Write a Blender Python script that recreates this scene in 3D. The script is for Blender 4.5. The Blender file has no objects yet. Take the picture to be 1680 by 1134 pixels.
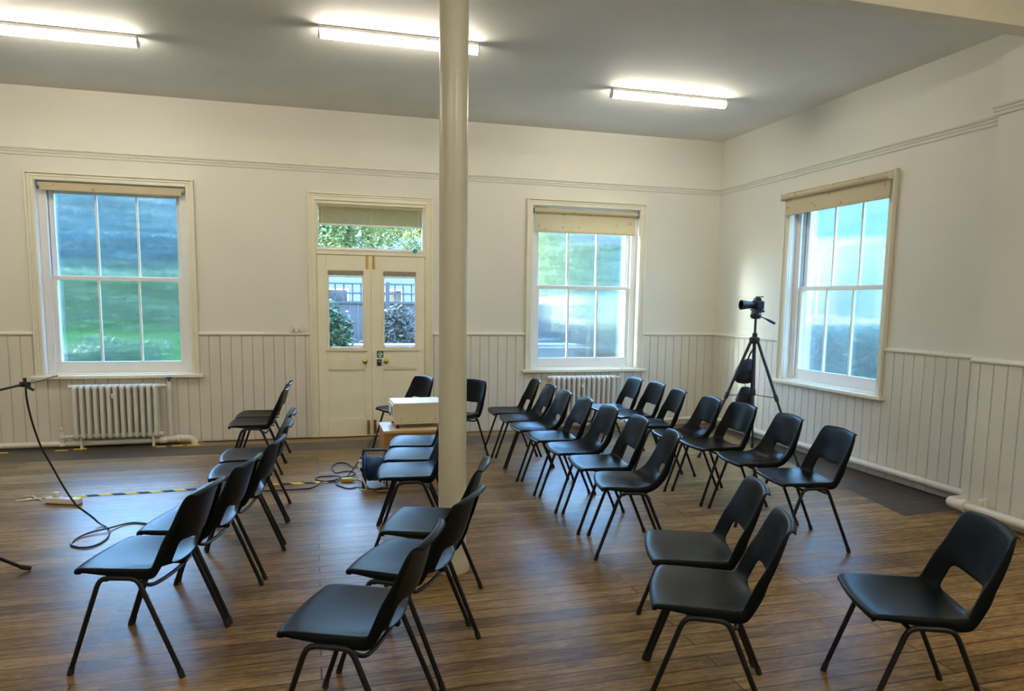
import bpy, math, random
from mathutils import Vector, Matrix
random.seed(7)
S = bpy.context.scene
COL = S.collection
PI = math.pi
R = math.radians

# ------------------------------------------------------------------ materials
def mat(name):
    m = bpy.data.materials.new(name); m.use_nodes = True
    nt = m.node_tree; nt.nodes.clear()
    out = nt.nodes.new('ShaderNodeOutputMaterial')
    return m, nt, out
def N(nt, t, **kw):
    n = nt.nodes.new(t)
    for k, v in kw.items():
        if k.startswith('i_'):
            n.inputs[k[2:].replace('_', ' ')].default_value = v
        else: setattr(n, k, v)
    return n
def L(nt, a, b): nt.links.new(a, b)
def ramp(nt, stops):
    r = nt.nodes.new('ShaderNodeValToRGB'); e = r.color_ramp.elements
    e[0].position, e[0].color = stops[0]
    e[1].position, e[1].color = stops[-1]
    for p, c in stops[1:-1]:
        x = e.new(p); x.color = c
    return r
def c4(c): return (c[0], c[1], c[2], 1)
def paint(name, col, rough=.5, var=.06, scale=6, bump=0., bscale=60, metal=0., spec=.5, coat=0., spots=None):
    m, nt, out = mat(name)
    b = N(nt, 'ShaderNodeBsdfPrincipled'); L(nt, b.outputs[0], out.inputs[0])
    b.inputs['Roughness'].default_value = rough; b.inputs['Metallic'].default_value = metal
    b.inputs['Specular IOR Level'].default_value = spec
    b.inputs['Coat Weight'].default_value = coat
    tc = N(nt, 'ShaderNodeTexCoord')
    nz = N(nt, 'ShaderNodeTexNoise'); nz.inputs['Scale'].default_value = scale; nz.inputs['Detail'].default_value = 4
    L(nt, tc.outputs['Object'], nz.inputs['Vector'])
    lo = [max(0, x * (1 - var)) for x in col]; hi = [min(1, x * (1 + var)) for x in col]
    r = ramp(nt, [(.3, c4(lo)), (.7, c4(hi))]); L(nt, nz.outputs['Fac'], r.inputs['Fac'])
    last = r.outputs['Color']
    if spots:
        n2 = N(nt, 'ShaderNodeTexNoise'); n2.inputs['Scale'].default_value = spots[1]; n2.inputs['Detail'].default_value = 2
        L(nt, tc.outputs['Object'], n2.inputs['Vector'])
        r2 = ramp(nt, [(spots[2], (0, 0, 0, 1)), (spots[2] + .03, (1, 1, 1, 1))]); L(nt, n2.outputs['Fac'], r2.inputs['Fac'])
        mx = N(nt, 'ShaderNodeMix', data_type='RGBA'); L(nt, r2.outputs['Color'], mx.inputs['Factor'])
        L(nt, last, mx.inputs['A']); mx.inputs['B'].default_value = c4(spots[0]); last = mx.outputs['Result']
    L(nt, last, b.inputs['Base Color'])
    if bump:
        n3 = N(nt, 'ShaderNodeTexNoise'); n3.inputs['Scale'].default_value = bscale; n3.inputs['Detail'].default_value = 3
        L(nt, tc.outputs['Object'], n3.inputs['Vector'])
        bp = N(nt, 'ShaderNodeBump'); bp.inputs['Strength'].default_value = bump; bp.inputs['Distance'].default_value = .004
        L(nt, n3.outputs['Fac'], bp.inputs['Height']); L(nt, bp.outputs[0], b.inputs['Normal'])
    return m

M = {}
M['wall'] = paint('wall_paint', (.75, .74, .672), .55, .02, 1.5, .25, 25)
M['ceil'] = paint('ceiling_paint', (.80, .785, .73), .7, .05, 1.2, .35, 6)
M['dado'] = paint('taupe_paint', (.70, .675, .60), .38, .03, 3, .1, 40)
M['cream'] = paint('cream_gloss', (.80, .77, .63), .3, .03, 8, .08, 50)
M['door'] = paint('door_cream_gloss', (.86, .81, .62), .32, .03, 5, .08, 40)
M['white'] = paint('white_gloss', (.84, .84, .82), .3, .02, 6)
M['beam'] = paint('beam_paint', (.80, .76, .62), .5, .03, 4, .2, 20)
M['column'] = paint('column_gloss', (.62, .60, .475), .3, .03, 6, .25, 30, spots=((.62, .52, .16), 4.2, .69))
M['radiator'] = paint('radiator_enamel', (.72, .71, .66), .35, .04, 12, .12, 40)
M['pipe'] = paint('pipe_paint', (.74, .72, .66), .35, .04, 12, .1, 40)
M['chair'] = paint('black_moulded_plastic', (.004, .0055, .006), .33, .15, 9, .10, 300, spec=.075)
M['leg'] = paint('black_enamelled_tube', (.010, .010, .011), .34, .1, 20, spec=.28)
M['rubber'] = paint('black_rubber', (.012, .012, .012), .75, .1, 20)
M['black'] = paint('matt_black_plastic', (.014, .014, .016), .5, .1, 20)
M['bag'] = paint('black_nylon', (.012, .012, .016), .75, .2, 40, .4, 200)
M['grey'] = paint('grey_metal', (.30, .31, .32), .35, .05, 20, metal=.8)
M['brass'] = paint('brass', (.55, .39, .13), .28, .1, 30, metal=1.)
M['iron'] = paint('dark_iron', (.05, .045, .04), .5, .1, 30, metal=.5)
M['cable'] = paint('black_cable', (.012, .012, .014), .45, .1, 20)
M['wcable'] = paint('white_cable', (.72, .74, .74), .45, .03, 20)
M['ycable'] = paint('yellow_cable', (.75, .62, .12), .45, .05, 20)
M['blue'] = paint('blue_plastic', (.02, .09, .34), .35, .1, 12)
M['bluecable'] = paint('blue_wound_cable', (.012, .05, .16), .4, .35, 25)
M['proj'] = paint('beige_casing', (.74, .68, .50), .45, .03, 10, .1, 60)
M['projtop'] = paint('white_casing', (.82, .81, .76), .4, .03, 10)
M['yellow'] = paint('yellow_tape', (.80, .62, .05), .5, .08, 30)
M['green'] = paint('sign_green', (.0, .20, .07), .4, .03, 10)
M['signwhite'] = paint('sign_white', (.78, .84, .78), .4, .02, 10)
M['socket'] = paint('socket_plastic', (.74, .72, .64), .4, .02, 10)
M['blindslat'] = paint('blind_slats', (.40, .35, .20), .5, .05, 20)
M['blindroll'] = paint('rolled_blind', (.30, .25, .17), .6, .15, 40)
M['tealplug'] = paint('teal_plastic', (.03, .42, .32), .4, .05, 20)

def wood(name, c1, c2, rough=.35):
    m, nt, out = mat(name)
    b = N(nt, 'ShaderNodeBsdfPrincipled'); L(nt, b.outputs[0], out.inputs[0]); b.inputs['Roughness'].default_value = rough
    tc = N(nt, 'ShaderNodeTexCoord'); mp = N(nt, 'ShaderNodeMapping'); mp.inputs['Scale'].default_value = (3, 40, 40)
    L(nt, tc.outputs['Object'], mp.inputs[0])
    nz = N(nt, 'ShaderNodeTexNoise'); nz.inputs['Scale'].default_value = 1.5; nz.inputs['Detail'].default_value = 6
    L(nt, mp.outputs[0], nz.inputs['Vector'])
    r = ramp(nt, [(.3, c4(c1)), (.7, c4(c2))]); L(nt, nz.outputs['Fac'], r.inputs[0]); L(nt, r.outputs[0], b.inputs['Base Color'])
    return m
M['tabletop'] = wood('oak_laminate', (.50, .34, .17), (.66, .48, .27))
M['tableleg'] = wood('teak_panel', (.40, .18, .045), (.54, .27, .08))
M['bark'] = wood('bark', (0.0125, 0.01, 0.0075), (0.03, 0.025, 0.02), .9)
M['fence'] = wood('weathered_timber', (.024, .024, .025), (.046, .045, .046), .8)
M['trellis'] = wood('trellis_timber', (0.02, 0.02, 0.02125), (0.0325, 0.0325, 0.035), .8)

def floor_mat():
    m, nt, out = mat('worn_floorboards')
    b = N(nt, 'ShaderNodeBsdfPrincipled'); L(nt, b.outputs[0], out.inputs[0])
    tc = N(nt, 'ShaderNodeTexCoord')
    P = tc.outputs['Object']
    sep = N(nt, 'ShaderNodeSeparateXYZ'); L(nt, P, sep.inputs[0])
    br = N(nt, 'ShaderNodeTexBrick'); br.offset = .37; br.squash = 1
    for k, v in (('Scale', 1), ('Mortar Size', .0042), ('Mortar Smooth', .3), ('Bias', 0), ('Brick Width', 2.7), ('Row Height', .102)):
        br.inputs[k].default_value = v
    br.inputs['Color1'].default_value = (0, 0, 0, 1); br.inputs['Color2'].default_value = (1, 1, 1, 1); br.inputs['Mortar'].default_value = (.5, .5, .5, 1)
    L(nt, P, br.inputs['Vector'])
    def noise(scale, vec=None, detail=5, rough=.55, loc=(0, 0, 0)):
        n = N(nt, 'ShaderNodeTexNoise'); n.inputs['Scale'].default_value = 1; n.inputs['Detail'].default_value = detail
        n.inputs['Roughness'].default_value = rough
        mp = N(nt, 'ShaderNodeMapping'); mp.inputs['Scale'].default_value = scale; mp.inputs['Location'].default_value = loc
        L(nt, P, mp.inputs[0]); L(nt, mp.outputs[0], n.inputs['Vector'])
        return n.outputs['Fac']
    def mth(op, a, bb, clamp=False):
        n = N(nt, 'ShaderNodeMath', operation=op); n.use_clamp = clamp
        for i, x in enumerate((a, bb)):
            if isinstance(x, (int, float)): n.inputs[i].default_value = x
            else: L(nt, x, n.inputs[i])
        return n.outputs[0]
    def mix(f, a, bb, bt='MIX'):
        n = N(nt, 'ShaderNodeMix', data_type='RGBA', blend_type=bt)
        for k, x in (('Factor', f), ('A', a), ('B', bb)):
            if isinstance(x, (int, float)): n.inputs[k].default_value = x
            elif isinstance(x, tuple): n.inputs[k].default_value = c4(x)
            else: L(nt, x, n.inputs[k])
        return n.outputs['Result']
    grain = noise((2.2, 42, 1), detail=6)
    wear = noise((.9, 1.6, 1), detail=5, rough=.65)
    fine = noise((16, 90, 1), detail=6, rough=.7)
    sepb = N(nt, 'ShaderNodeSeparateColor'); L(nt, br.outputs['Color'], sepb.inputs[0])
    t = mth('ADD', mth('MULTIPLY', grain, .42), mth('ADD', mth('MULTIPLY', wear, .55), mth('MULTIPLY', sepb.outputs[0], .17)))
    blot = noise((7, 26, 1), detail=8, rough=.75, loc=(1, 7, 0))
    t = mth('ADD', t, mth('ADD', mth('MULTIPLY', mth('SUBTRACT', fine, .5), .5), mth('MULTIPLY', mth('SUBTRACT', blot, .5), .6)))
    r = ramp(nt, [(.28, (.035, .016, .006, 1)), (.5, (.152, .088, .030, 1)), (.64, (.265, .162, .062, 1)), (.82, (.43, .30, .145, 1))])
    L(nt, t, r.inputs[0])
    col = r.outputs[0]
    # light scuffs and scratches
    sc = noise((5, 60, 1), detail=8, rough=.8, loc=(3, 1, 0))
    scr = ramp(nt, [(.60, (0, 0, 0, 1)), (.70, (1, 1, 1, 1))]); L(nt, sc, scr.inputs[0])
    col = mix(mth('MULTIPLY', scr.outputs[0], .22), col, (.34, .27, .19))
    sp = noise((14, 22, 1), detail=2, loc=(9, 4, 0))
    spr = ramp(nt, [(.765, (0, 0, 0, 1)), (.78, (1, 1, 1, 1))]); L(nt, sp, spr.inputs[0])
    col = mix(mth('MULTIPLY', spr.outputs[0], .5), col, (.45, .42, .36))
    # dark stained margins left from older flooring
    wob = mth('MULTIPLY', mth('SUBTRACT', noise((3, 3, 1)), .5), .10)
    x, y = sep.outputs[0], sep.outputs[1]
    yy = mth('ADD', y, wob)
    band = mth('MULTIPLY', mth('GREATER_THAN', yy, 7.72), mth('MAXIMUM', mth('LESS_THAN', yy, 8.2), mth('LESS_THAN', x, -1.45)))
    edge = mth('ADD', x, mth('MULTIPLY', mth('SUBTRACT', y, 4.35), -.17))
    patch = mth('MULTIPLY', mth('GREATER_THAN', edge, 4.35), mth('GREATER_THAN', mth('ADD', y, mth('MULTIPLY', x, -.09)), 3.94))
    dark = mth('MAXIMUM', band, patch)
    dr = ramp(nt, [(.2, (.020, .017, .016, 1)), (.75, (.062, .053, .050, 1))]); L(nt, t, dr.inputs[0])
    col = mix(mth('MULTIPLY', dark, .93), col, dr.outputs[0])
    strip = mth('MULTIPLY', mth('GREATER_THAN', yy, 8.2), mth('GREATER_THAN', x, -1.45))
    col = mix(mth('MULTIPLY', strip, .5), col, (.27, .17, .085))
    # seams
    col = mix(mth('MULTIPLY', br.outputs['Fac'], .8), col, (.006, .004, .003))
    L(nt, col, b.inputs['Base Color'])
    rr = ramp(nt, [(.3, (.30, .30, .30, 1)), (.75, (.46, .46, .46, 1))]); L(nt, mth('ADD', mth('MULTIPLY', wear, .6), mth('MULTIPLY', fine, .4)), rr.inputs[0])
    L(nt, rr.outputs[0], b.inputs['Roughness'])
    b.inputs['Specular IOR Level'].default_value = .0
    sheenmask = N(nt, 'ShaderNodeMapRange'); L(nt, mth('ADD', y, mth('MULTIPLY', mth('SUBTRACT', noise((.6, .8, 1)), .5), 2.5)), sheenmask.inputs['Value'])  # coat rises towards the back wall to strengthen the window sheen
    for k_, v_ in (('From Min', 3.6), ('From Max', 6.2), ('To Min', .34), ('To Max', .95)): sheenmask.inputs[k_].default_value = v_
    L(nt, sheenmask.outputs[0], b.inputs['Coat Weight'])
    b.inputs['Coat Roughness'].default_value = .34; b.inputs['Coat IOR'].default_value = 1.4
    hgt = mth('ADD', mth('MULTIPLY', br.outputs['Fac'], -1.2), mth('MULTIPLY', fine, .35))
    bp = N(nt, 'ShaderNodeBump'); bp.inputs['Strength'].default_value = .6; bp.inputs['Distance'].default_value = .003
    L(nt, hgt, bp.inputs['Height']); L(nt, bp.outputs[0], b.inputs['Normal'])
    return m
M['floor'] = floor_mat()

def glow(name, col, s):
    m, nt, out = mat(name)
    e = N(nt, 'ShaderNodeEmission'); e.inputs[0].default_value = c4(col); e.inputs[1].default_value = s
    L(nt, e.outputs[0], out.inputs[0]); return m
M['tube'] = glow('lit_diffuser', (1, .92, .75), 46)

def reeded():
    m, nt, out = mat('reeded_obscure_glass')
    tc = N(nt, 'ShaderNodeTexCoord')
    wv = N(nt, 'ShaderNodeTexWave', wave_type='BANDS', bands_direction='X'); wv.inputs['Scale'].default_value = 24
    L(nt, tc.outputs['Object'], wv.inputs['Vector'])
    nz = N(nt, 'ShaderNodeTexNoise'); nz.inputs['Scale'].default_value = 45; L(nt, tc.outputs['Object'], nz.inputs['Vector'])
    ad = N(nt, 'ShaderNodeMath', operation='ADD'); ns_ = N(nt, 'ShaderNodeMath', operation='MULTIPLY'); L(nt, nz.outputs['Fac'], ns_.inputs[0]); ns_.inputs[1].default_value = .35
    L(nt, wv.outputs['Fac'], ad.inputs[0]); L(nt, ns_.outputs[0], ad.inputs[1])
    bp = N(nt, 'ShaderNodeBump'); bp.inputs['Strength'].default_value = .35; bp.inputs['Distance'].default_value = .0022
    L(nt, ad.outputs[0], bp.inputs['Height'])
    g = N(nt, 'ShaderNodeBsdfGlass'); g.inputs['Roughness'].default_value = .045; g.inputs['IOR'].default_value = 1.45
    g.inputs['Color'].default_value = (.86, .97, .99, 1)
    L(nt, bp.outputs[0], g.inputs['Normal'])
    t = N(nt, 'ShaderNodeBsdfTranslucent'); t.inputs['Color'].default_value = (.9, .93, .92, 1)
    mx = N(nt, 'ShaderNodeMixShader'); mx.inputs[0].default_value = .006
    L(nt, g.outputs[0], mx.inputs[1]); L(nt, t.outputs[0], mx.inputs[2])
    tr = N(nt, 'ShaderNodeBsdfTransparent'); tr.inputs[0].default_value = (.9, .96, .96, 1)
    m2 = N(nt, 'ShaderNodeMixShader'); m2.inputs[0].default_value = .34
    L(nt, mx.outputs[0], m2.inputs[1]); L(nt, tr.outputs[0], m2.inputs[2]); L(nt, m2.outputs[0], out.inputs[0])
    return m
M['reeded'] = reeded()
def clear():
    m, nt, out = mat('clear_glass')
    t = N(nt, 'ShaderNodeBsdfTransparent'); t.inputs[0].default_value = (.95, .98, .97, 1)
    g = N(nt, 'ShaderNodeBsdfGlossy'); g.inputs['Roughness'].default_value = .02
    fr = N(nt, 'ShaderNodeFresnel'); fr.inputs[0].default_value = 1.45
    mx = N(nt, 'ShaderNodeMixShader'); L(nt, fr.outputs[0], mx.inputs[0]); L(nt, t.outputs[0], mx.inputs[1]); L(nt, g.outputs[0], mx.inputs[2])
    L(nt, mx.outputs[0], out.inputs[0]); return m
M['clear'] = clear()
def fabric():
    m, nt, out = mat('cream_blind_fabric')
    b = N(nt, 'ShaderNodeBsdfPrincipled'); b.inputs['Roughness'].default_value = .85
    tc = N(nt, 'ShaderNodeTexCoord')
    vo = N(nt, 'ShaderNodeTexVoronoi'); vo.inputs['Scale'].default_value = 9; vo.inputs['Randomness'].default_value = .75
    L(nt, tc.outputs['Object'], vo.inputs['Vector'])
    r = ramp(nt, [(.12, (.60, .44, .26, 1)), (.20, (.74, .645, .45, 1))]); L(nt, vo.outputs['Distance'], r.inputs[0])
    L(nt, r.outputs[0], b.inputs['Base Color'])
    t = N(nt, 'ShaderNodeBsdfTranslucent'); L(nt, r.outputs[0], t.inputs[0])
    mx = N(nt, 'ShaderNodeMixShader'); mx.inputs[0].default_value = .3
    L(nt, b.outputs[0], mx.inputs[1]); L(nt, t.outputs[0], mx.inputs[2]); L(nt, mx.outputs[0], out.inputs[0]); return m
M['fabric'] = fabric()
def stripes():
    m, nt, out = mat('hazard_stripes')
    b = N(nt, 'ShaderNodeBsdfPrincipled'); b.inputs['Roughness'].default_value = .7; b.inputs['Specular IOR Level'].default_value = .15; L(nt, b.outputs[0], out.inputs[0])
    tc = N(nt, 'ShaderNodeTexCoord'); sp = N(nt, 'ShaderNodeSeparateXYZ'); L(nt, tc.outputs['Object'], sp.inputs[0])
    a = N(nt, 'ShaderNodeMath', operation='MULTIPLY_ADD'); L(nt, sp.outputs[1], a.inputs[0]); a.inputs[1].default_value = .8; L(nt, sp.outputs[0], a.inputs[2])
    d = N(nt, 'ShaderNodeMath', operation='MULTIPLY'); L(nt, a.outputs[0], d.inputs[0]); d.inputs[1].default_value = 1 / .19
    f = N(nt, 'ShaderNodeMath', operation='FRACT'); L(nt, d.outputs[0], f.inputs[0])
    g = N(nt, 'ShaderNodeMath', operation='GREATER_THAN'); L(nt, f.outputs[0], g.inputs[0]); g.inputs[1].default_value = .5
    mx = N(nt, 'ShaderNodeMix', data_type='RGBA'); L(nt, g.outputs[0], mx.inputs['Factor'])
    mx.inputs['A'].default_value = (.01, .01, .012, 1); mx.inputs['B'].default_value = (.78, .60, .06, 1)
    L(nt, mx.outputs['Result'], b.inputs['Base Color']); return m
M['stripes'] = stripes()
def leafmat(name, a, bcol, trans=.35):
    m, nt, out = mat(name)
    tc = N(nt, 'ShaderNodeTexCoord'); nz = N(nt, 'ShaderNodeTexNoise'); nz.inputs['Scale'].default_value = 2.2; nz.inputs['Detail'].default_value = 6
    L(nt, tc.outputs['Object'], nz.inputs['Vector'])
    r = ramp(nt, [(.35, c4(a)), (.65, c4(bcol))]); L(nt, nz.outputs['Fac'], r.inputs[0])
    b = N(nt, 'ShaderNodeBsdfPrincipled'); b.inputs['Roughness'].default_value = .5; L(nt, r.outputs[0], b.inputs['Base Color'])
    t = N(nt, 'ShaderNodeBsdfTranslucent'); L(nt, r.outputs[0], t.inputs[0])
    mx = N(nt, 'ShaderNodeMixShader'); mx.inputs[0].default_value = trans
    L(nt, b.outputs[0], mx.inputs[1]); L(nt, t.outputs[0], mx.inputs[2]); L(nt, mx.outputs[0], out.inputs[0]); return m
M['leaf_dark'] = leafmat('dark_leaves', (0.0015, 0.008, 0.0075), (0.004, 0.0155, 0.012))
M['leaf_mid'] = leafmat('mid_leaves', (.008, .030, .010), (.026, .060, .020))
M['leaf_lime'] = leafmat('lime_leaves', (.055, .085, .022), (.13, .135, .035))
M['ivy'] = leafmat('ivy_leaves', (.022, .030, .024), (.06, .066, .052), .2)
M['leaf_hedge'] = leafmat('blue_green_hedge', (0.00625, 0.02375, 0.02625), (0.01375, 0.0375, 0.04), .2)
M['leaf_blue'] = leafmat('sky_cover_leaves', (0.01875, 0.04375, 0.0525), (0.02625, 0.0575, 0.0675), .2)
M['leaf_band'] = leafmat('lime_hedge', (0.025, 0.0525, 0.0175), (0.05, 0.0725, 0.0225), .2)
M['leaf_pale'] = leafmat('pale_green_hedge', (.19, .19, .04), (.29, .235, .10), .2)
M['grass'] = paint('lawn_grass', (.011, .030, .0045), .9, .35, 1.3, .5, 30, spec=0)
M['paving'] = paint('pale_paving', (0.06, 0.0625, 0.065), .8, .15, 3, .3, 20, spec=0)
M['render_wall'] = paint('rendered_wall', (0.075, 0.08, 0.0825), .8, .12, 3, .3, 20)
M['brick_pale'] = paint('pale_stock_brick', (.34, .215, .09), .85, .2, 5, .4, 20)
M['slate'] = paint('slate', (0.0175, 0.02, 0.025), .6, .2, 6)
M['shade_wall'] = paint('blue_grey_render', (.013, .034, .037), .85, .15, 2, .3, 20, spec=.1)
M['dark_pane'] = paint('dark_window_pane', (0.0075, 0.0125, 0.015), .1, .1, 6)

# ------------------------------------------------------------------ mesh helpers
class G:
    def __init__(s): s.v = []; s.f = []
    def add(s, vs, fs):
        o = len(s.v); s.v += [tuple(v) for v in vs]; s.f += [tuple(i + o for i in f) for f in fs]; return s
    def box(s, x0, x1, y0, y1, z0, z1):
        if x0 > x1: x0, x1 = x1, x0
        if y0 > y1: y0, y1 = y1, y0
        if z0 > z1: z0, z1 = z1, z0
        return s.add([(x0,y0,z0),(x1,y0,z0),(x1,y1,z0),(x0,y1,z0),(x0,y0,z1),(x1,y0,z1),(x1,y1,z1),(x0,y1,z1)],
                     [(3,2,1,0),(4,5,6,7),(0,1,5,4),(1,2,6,5),(2,3,7,6),(3,0,4,7)])
    def cbox(s, c, d, rot=None):
        vs = []
        for sx, sy, sz in ((-1,-1,-1),(1,-1,-1),(1,1,-1),(-1,1,-1),(-1,-1,1),(1,-1,1),(1,1,1),(-1,1,1)):
            p = Vector((sx*d[0]/2, sy*d[1]/2, sz*d[2]/2))
            if rot is not None: p = rot @ p
            vs.append(p + Vector(c))
        return s.add(vs, [(3,2,1,0),(4,5,6,7),(0,1,5,4),(1,2,6,5),(2,3,7,6),(3,0,4,7)])
    def tube(s, pts, r, n=10, caps=True, closed=False):
        P = [Vector(p) for p in pts]; k = len(P)
        rs = r if isinstance(r, (list, tuple)) else [r] * k
        up = None; rings = []
        for i in range(k):
            if closed: t = (P[(i+1) % k] - P[i-1])
            else: t = P[min(i+1, k-1)] - P[max(i-1, 0)]
            t.normalize()
            if up is None:
                up = Vector((0, 0, 1)) if abs(t.z) < .9 else Vector((1, 0, 0))
            a = t.cross(up)
            if a.length < 1e-5: a = t.cross(Vector((0, 1, 0)))
            a.normalize(); b = a.cross(t).normalized(); up = b
            rings.append([P[i] + (a * math.cos(2*PI*j/n) + b * math.sin(2*PI*j/n)) * rs[i] for j in range(n)])
        vs = [p for rg in rings for p in rg]; fs = []
        for i in range(k if closed else k - 1):
            i2 = (i + 1) % k
            for j in range(n):
                j2 = (j + 1) % n
                fs.append((i*n+j, i*n+j2, i2*n+j2, i2*n+j))
        if caps and not closed:
            fs.append(tuple(range(n-1, -1, -1))); fs.append(tuple((k-1)*n + j for j in range(n)))
        return s.add(vs, fs)
    def lathe(s, prof, c, axis='Z', n=24):
        vs = []; fs = []; c = Vector(c)
        for r, h in prof:
            for j in range(n):
                a = 2*PI*j/n
                if axis == 'Z': p = Vector((r*math.cos(a), r*math.sin(a), h))
                elif axis == 'Y': p = Vector((r*math.cos(a), h, -r*math.sin(a)))
                else: p = Vector((h, r*math.cos(a), r*math.sin(a)))
                vs.append(c + p)
        k = len(prof)
        for i in range(k-1):
            for j in range(n):
                j2 = (j+1) % n; fs.append((i*n+j, i*n+j2, (i+1)*n+j2, (i+1)*n+j))
        fs.append(tuple(range(n-1, -1, -1))); fs.append(tuple((k-1)*n+j for j in range(n)))
        return s.add(vs, fs)
    def prism(s, poly, a, b, axis='X'):
        # poly: closed 2D list; extruded from a to b along axis
        def P(u, v, w):
            return (w, u, v) if axis == 'X' else ((u, w, v) if axis == 'Y' else (u, v, w))
        k = len(poly)
        vs = [P(u, v, a) for u, v in poly] + [P(u, v, b) for u, v in poly]
        fs = [tuple(range(k-1, -1, -1)), tuple(range(k, 2*k))] + [(i, (i+1) % k, k+(i+1) % k, k+i) for i in range(k)]
        return s.add(vs, fs)
    def build(s, name, m, parent=None, smooth=False, bevel=0, seg=2, angle=35):
        me = bpy.data.meshes.new(name); me.from_pydata(s.v, [], s.f); me.validate(); me.update()
        import bmesh
        bm = bmesh.new(); bm.from_mesh(me); bmesh.ops.recalc_face_normals(bm, faces=bm.faces); bm.to_mesh(me); bm.free()
        if m is not None: me.materials.append(m)
        if smooth or bevel:
            for p in me.polygons: p.use_smooth = True
            me.set_sharp_from_angle(angle=R(angle))
        o = bpy.data.objects.new(name, me); COL.objects.link(o)
        if parent is not None: o.parent = parent
        if bevel:
            b = o.modifiers.new('edge', 'BEVEL'); b.width = bevel; b.segments = seg; b.limit_method = 'ANGLE'; b.angle_limit = R(40)
            b.harden_normals = False
        return o
def spline(pts, n=6):
    P = [Vector(p) for p in pts]; out = []
    for i in range(len(P)-1):
        p0 = P[max(i-1, 0)]; p1 = P[i]; p2 = P[i+1]; p3 = P[min(i+2, len(P)-1)]
        for k in range(n):
            t = k / n
            out.append(.5*((2*p1) + (p2-p0)*t + (2*p0-5*p1+4*p2-p3)*t*t + (3*p1-p0-3*p2+p3)*t**3))
    out.append(P[-1]); return out
def tag(o, label=None, cat=None, group=None, kind=None):
    if label: o['label'] = label
    if cat: o['category'] = cat
    if group: o['group'] = group
    if kind: o['kind'] = kind
    return o
def empty(name, loc=(0,0,0), rz=0):
    o = bpy.data.objects.new(name, None); o.empty_display_size = .1; COL.objects.link(o)
    o.location = loc; o.rotation_euler = (0, 0, rz); return o
def copy_tree(o, parent=None):
    c = o.copy(); COL.objects.link(c)
    if parent is not None: c.parent = parent
    for ch in list(o.children): copy_tree(ch, c)
    return c
def struct(o, label): return tag(o, label, kind='structure')

# ------------------------------------------------------------------ room shell
YB, XR, ZC = 8.45, 5.115, 3.68
XL, YN = -6.2, -3.6
WT = .30
def wall_with_holes(a0, a1, z0, z1, holes, t, place):
    """slab in (a,z) with rectangular holes; place(a, d, z) -> world, d = depth outward"""
    g = G()
    As = sorted({a0, a1} | {h[0] for h in holes} | {h[1] for h in holes})
    Zs = sorted({z0, z1} | {h[2] for h in holes} | {h[3] for h in holes})
    solid = lambda am, zm: not any(h[0] < am < h[1] and h[2] < zm < h[3] for h in holes)
    nx, nz = len(As)-1, len(Zs)-1
    S_ = [[solid((As[i]+As[i+1])/2, (Zs[j]+Zs[j+1])/2) for j in range(nz)] for i in range(nx)]
    def q(p): g.add([place(*x) for x in p], [(0,1,2,3)])
    for i in range(nx):
        for j in range(nz):
            if not S_[i][j]: continue
            x0, x1, w0, w1 = As[i], As[i+1], Zs[j], Zs[j+1]
            q([(x0,0,w0),(x1,0,w0),(x1,0,w1),(x0,0,w1)]); q([(x0,t,w0),(x0,t,w1),(x1,t,w1),(x1,t,w0)])
            if i == 0 or not S_[i-1][j]: q([(x0,0,w0),(x0,0,w1),(x0,t,w1),(x0,t,w0)])
            if i == nx-1 or not S_[i+1][j]: q([(x1,0,w0),(x1,t,w0),(x1,t,w1),(x1,0,w1)])
            if j == 0 or not S_[i][j-1]: q([(x0,0,w0),(x0,t,w0),(x1,t,w0),(x1,0,w0)])
            if j == nz-1 or not S_[i][j+1]: q([(x0,0,w1),(x1,0,w1),(x1,t,w1),(x0,t,w1)])
    return g
W1c, W2c, W3c = -2.02, 3.28, 6.25
HW, WZ0, WZ1 = .715, .755, 2.775
DX0, DX1, DZ = -.005, 1.285, 2.70
backp = lambda a, d, z: (a, YB + d, z)
rightp = lambda a, d, z: (XR + d, a, z)
struct(wall_with_holes(XL-WT, XR+WT, -.06, ZC, [(W1c-HW, W1c+HW, WZ0, WZ1), (DX0, DX1, -.06, DZ), (W2c-HW, W2c+HW, WZ0, WZ1)], WT, backp).build('wall_back', M['wall']), 'off-white back wall with two sash windows and a double door')
struct(wall_with_holes(YN-WT, YB, -.06, ZC, [(W3c-HW, W3c+HW, WZ0, WZ1)], WT, rightp).build('wall_right', M['wall']), 'off-white right wall with one sash window')
struct(G().box(XL-WT, XL, YN-WT, YB, -.06, ZC).build('wall_left', M['wall']), 'off-white left wall outside the picture')
struct(G().box(XL, XR, YN-WT, YN, -.06, ZC).build('wall_near', M['wall']), 'off-white wall behind the camera')
struct(G().box(XL, XR, YN, YB, -.12, 0).build('floor', M['floor']), 'worn brown floorboards with dark margins along the walls')
struct(G().box(XL-WT, XR+WT, YN-WT, YB+WT, ZC, ZC+.2).build('ceiling', M['ceil']), 'grey-white plaster ceiling')
# beam over the column and the pilaster that it runs to
struct(G().box(XL, XR, 3.985, 4.135, 3.5, ZC).build('trim_1', M['beam'], bevel=.004), 'cream beam crossing the ceiling above the column')
PX, PY0, PY1 = 4.865, 3.30, 4.29
struct(G().box(PX, XR, PY0, PY1, 0, 3.44).build('trim_2', M['wall']), 'shallow wall pier on the right wall')

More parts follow.
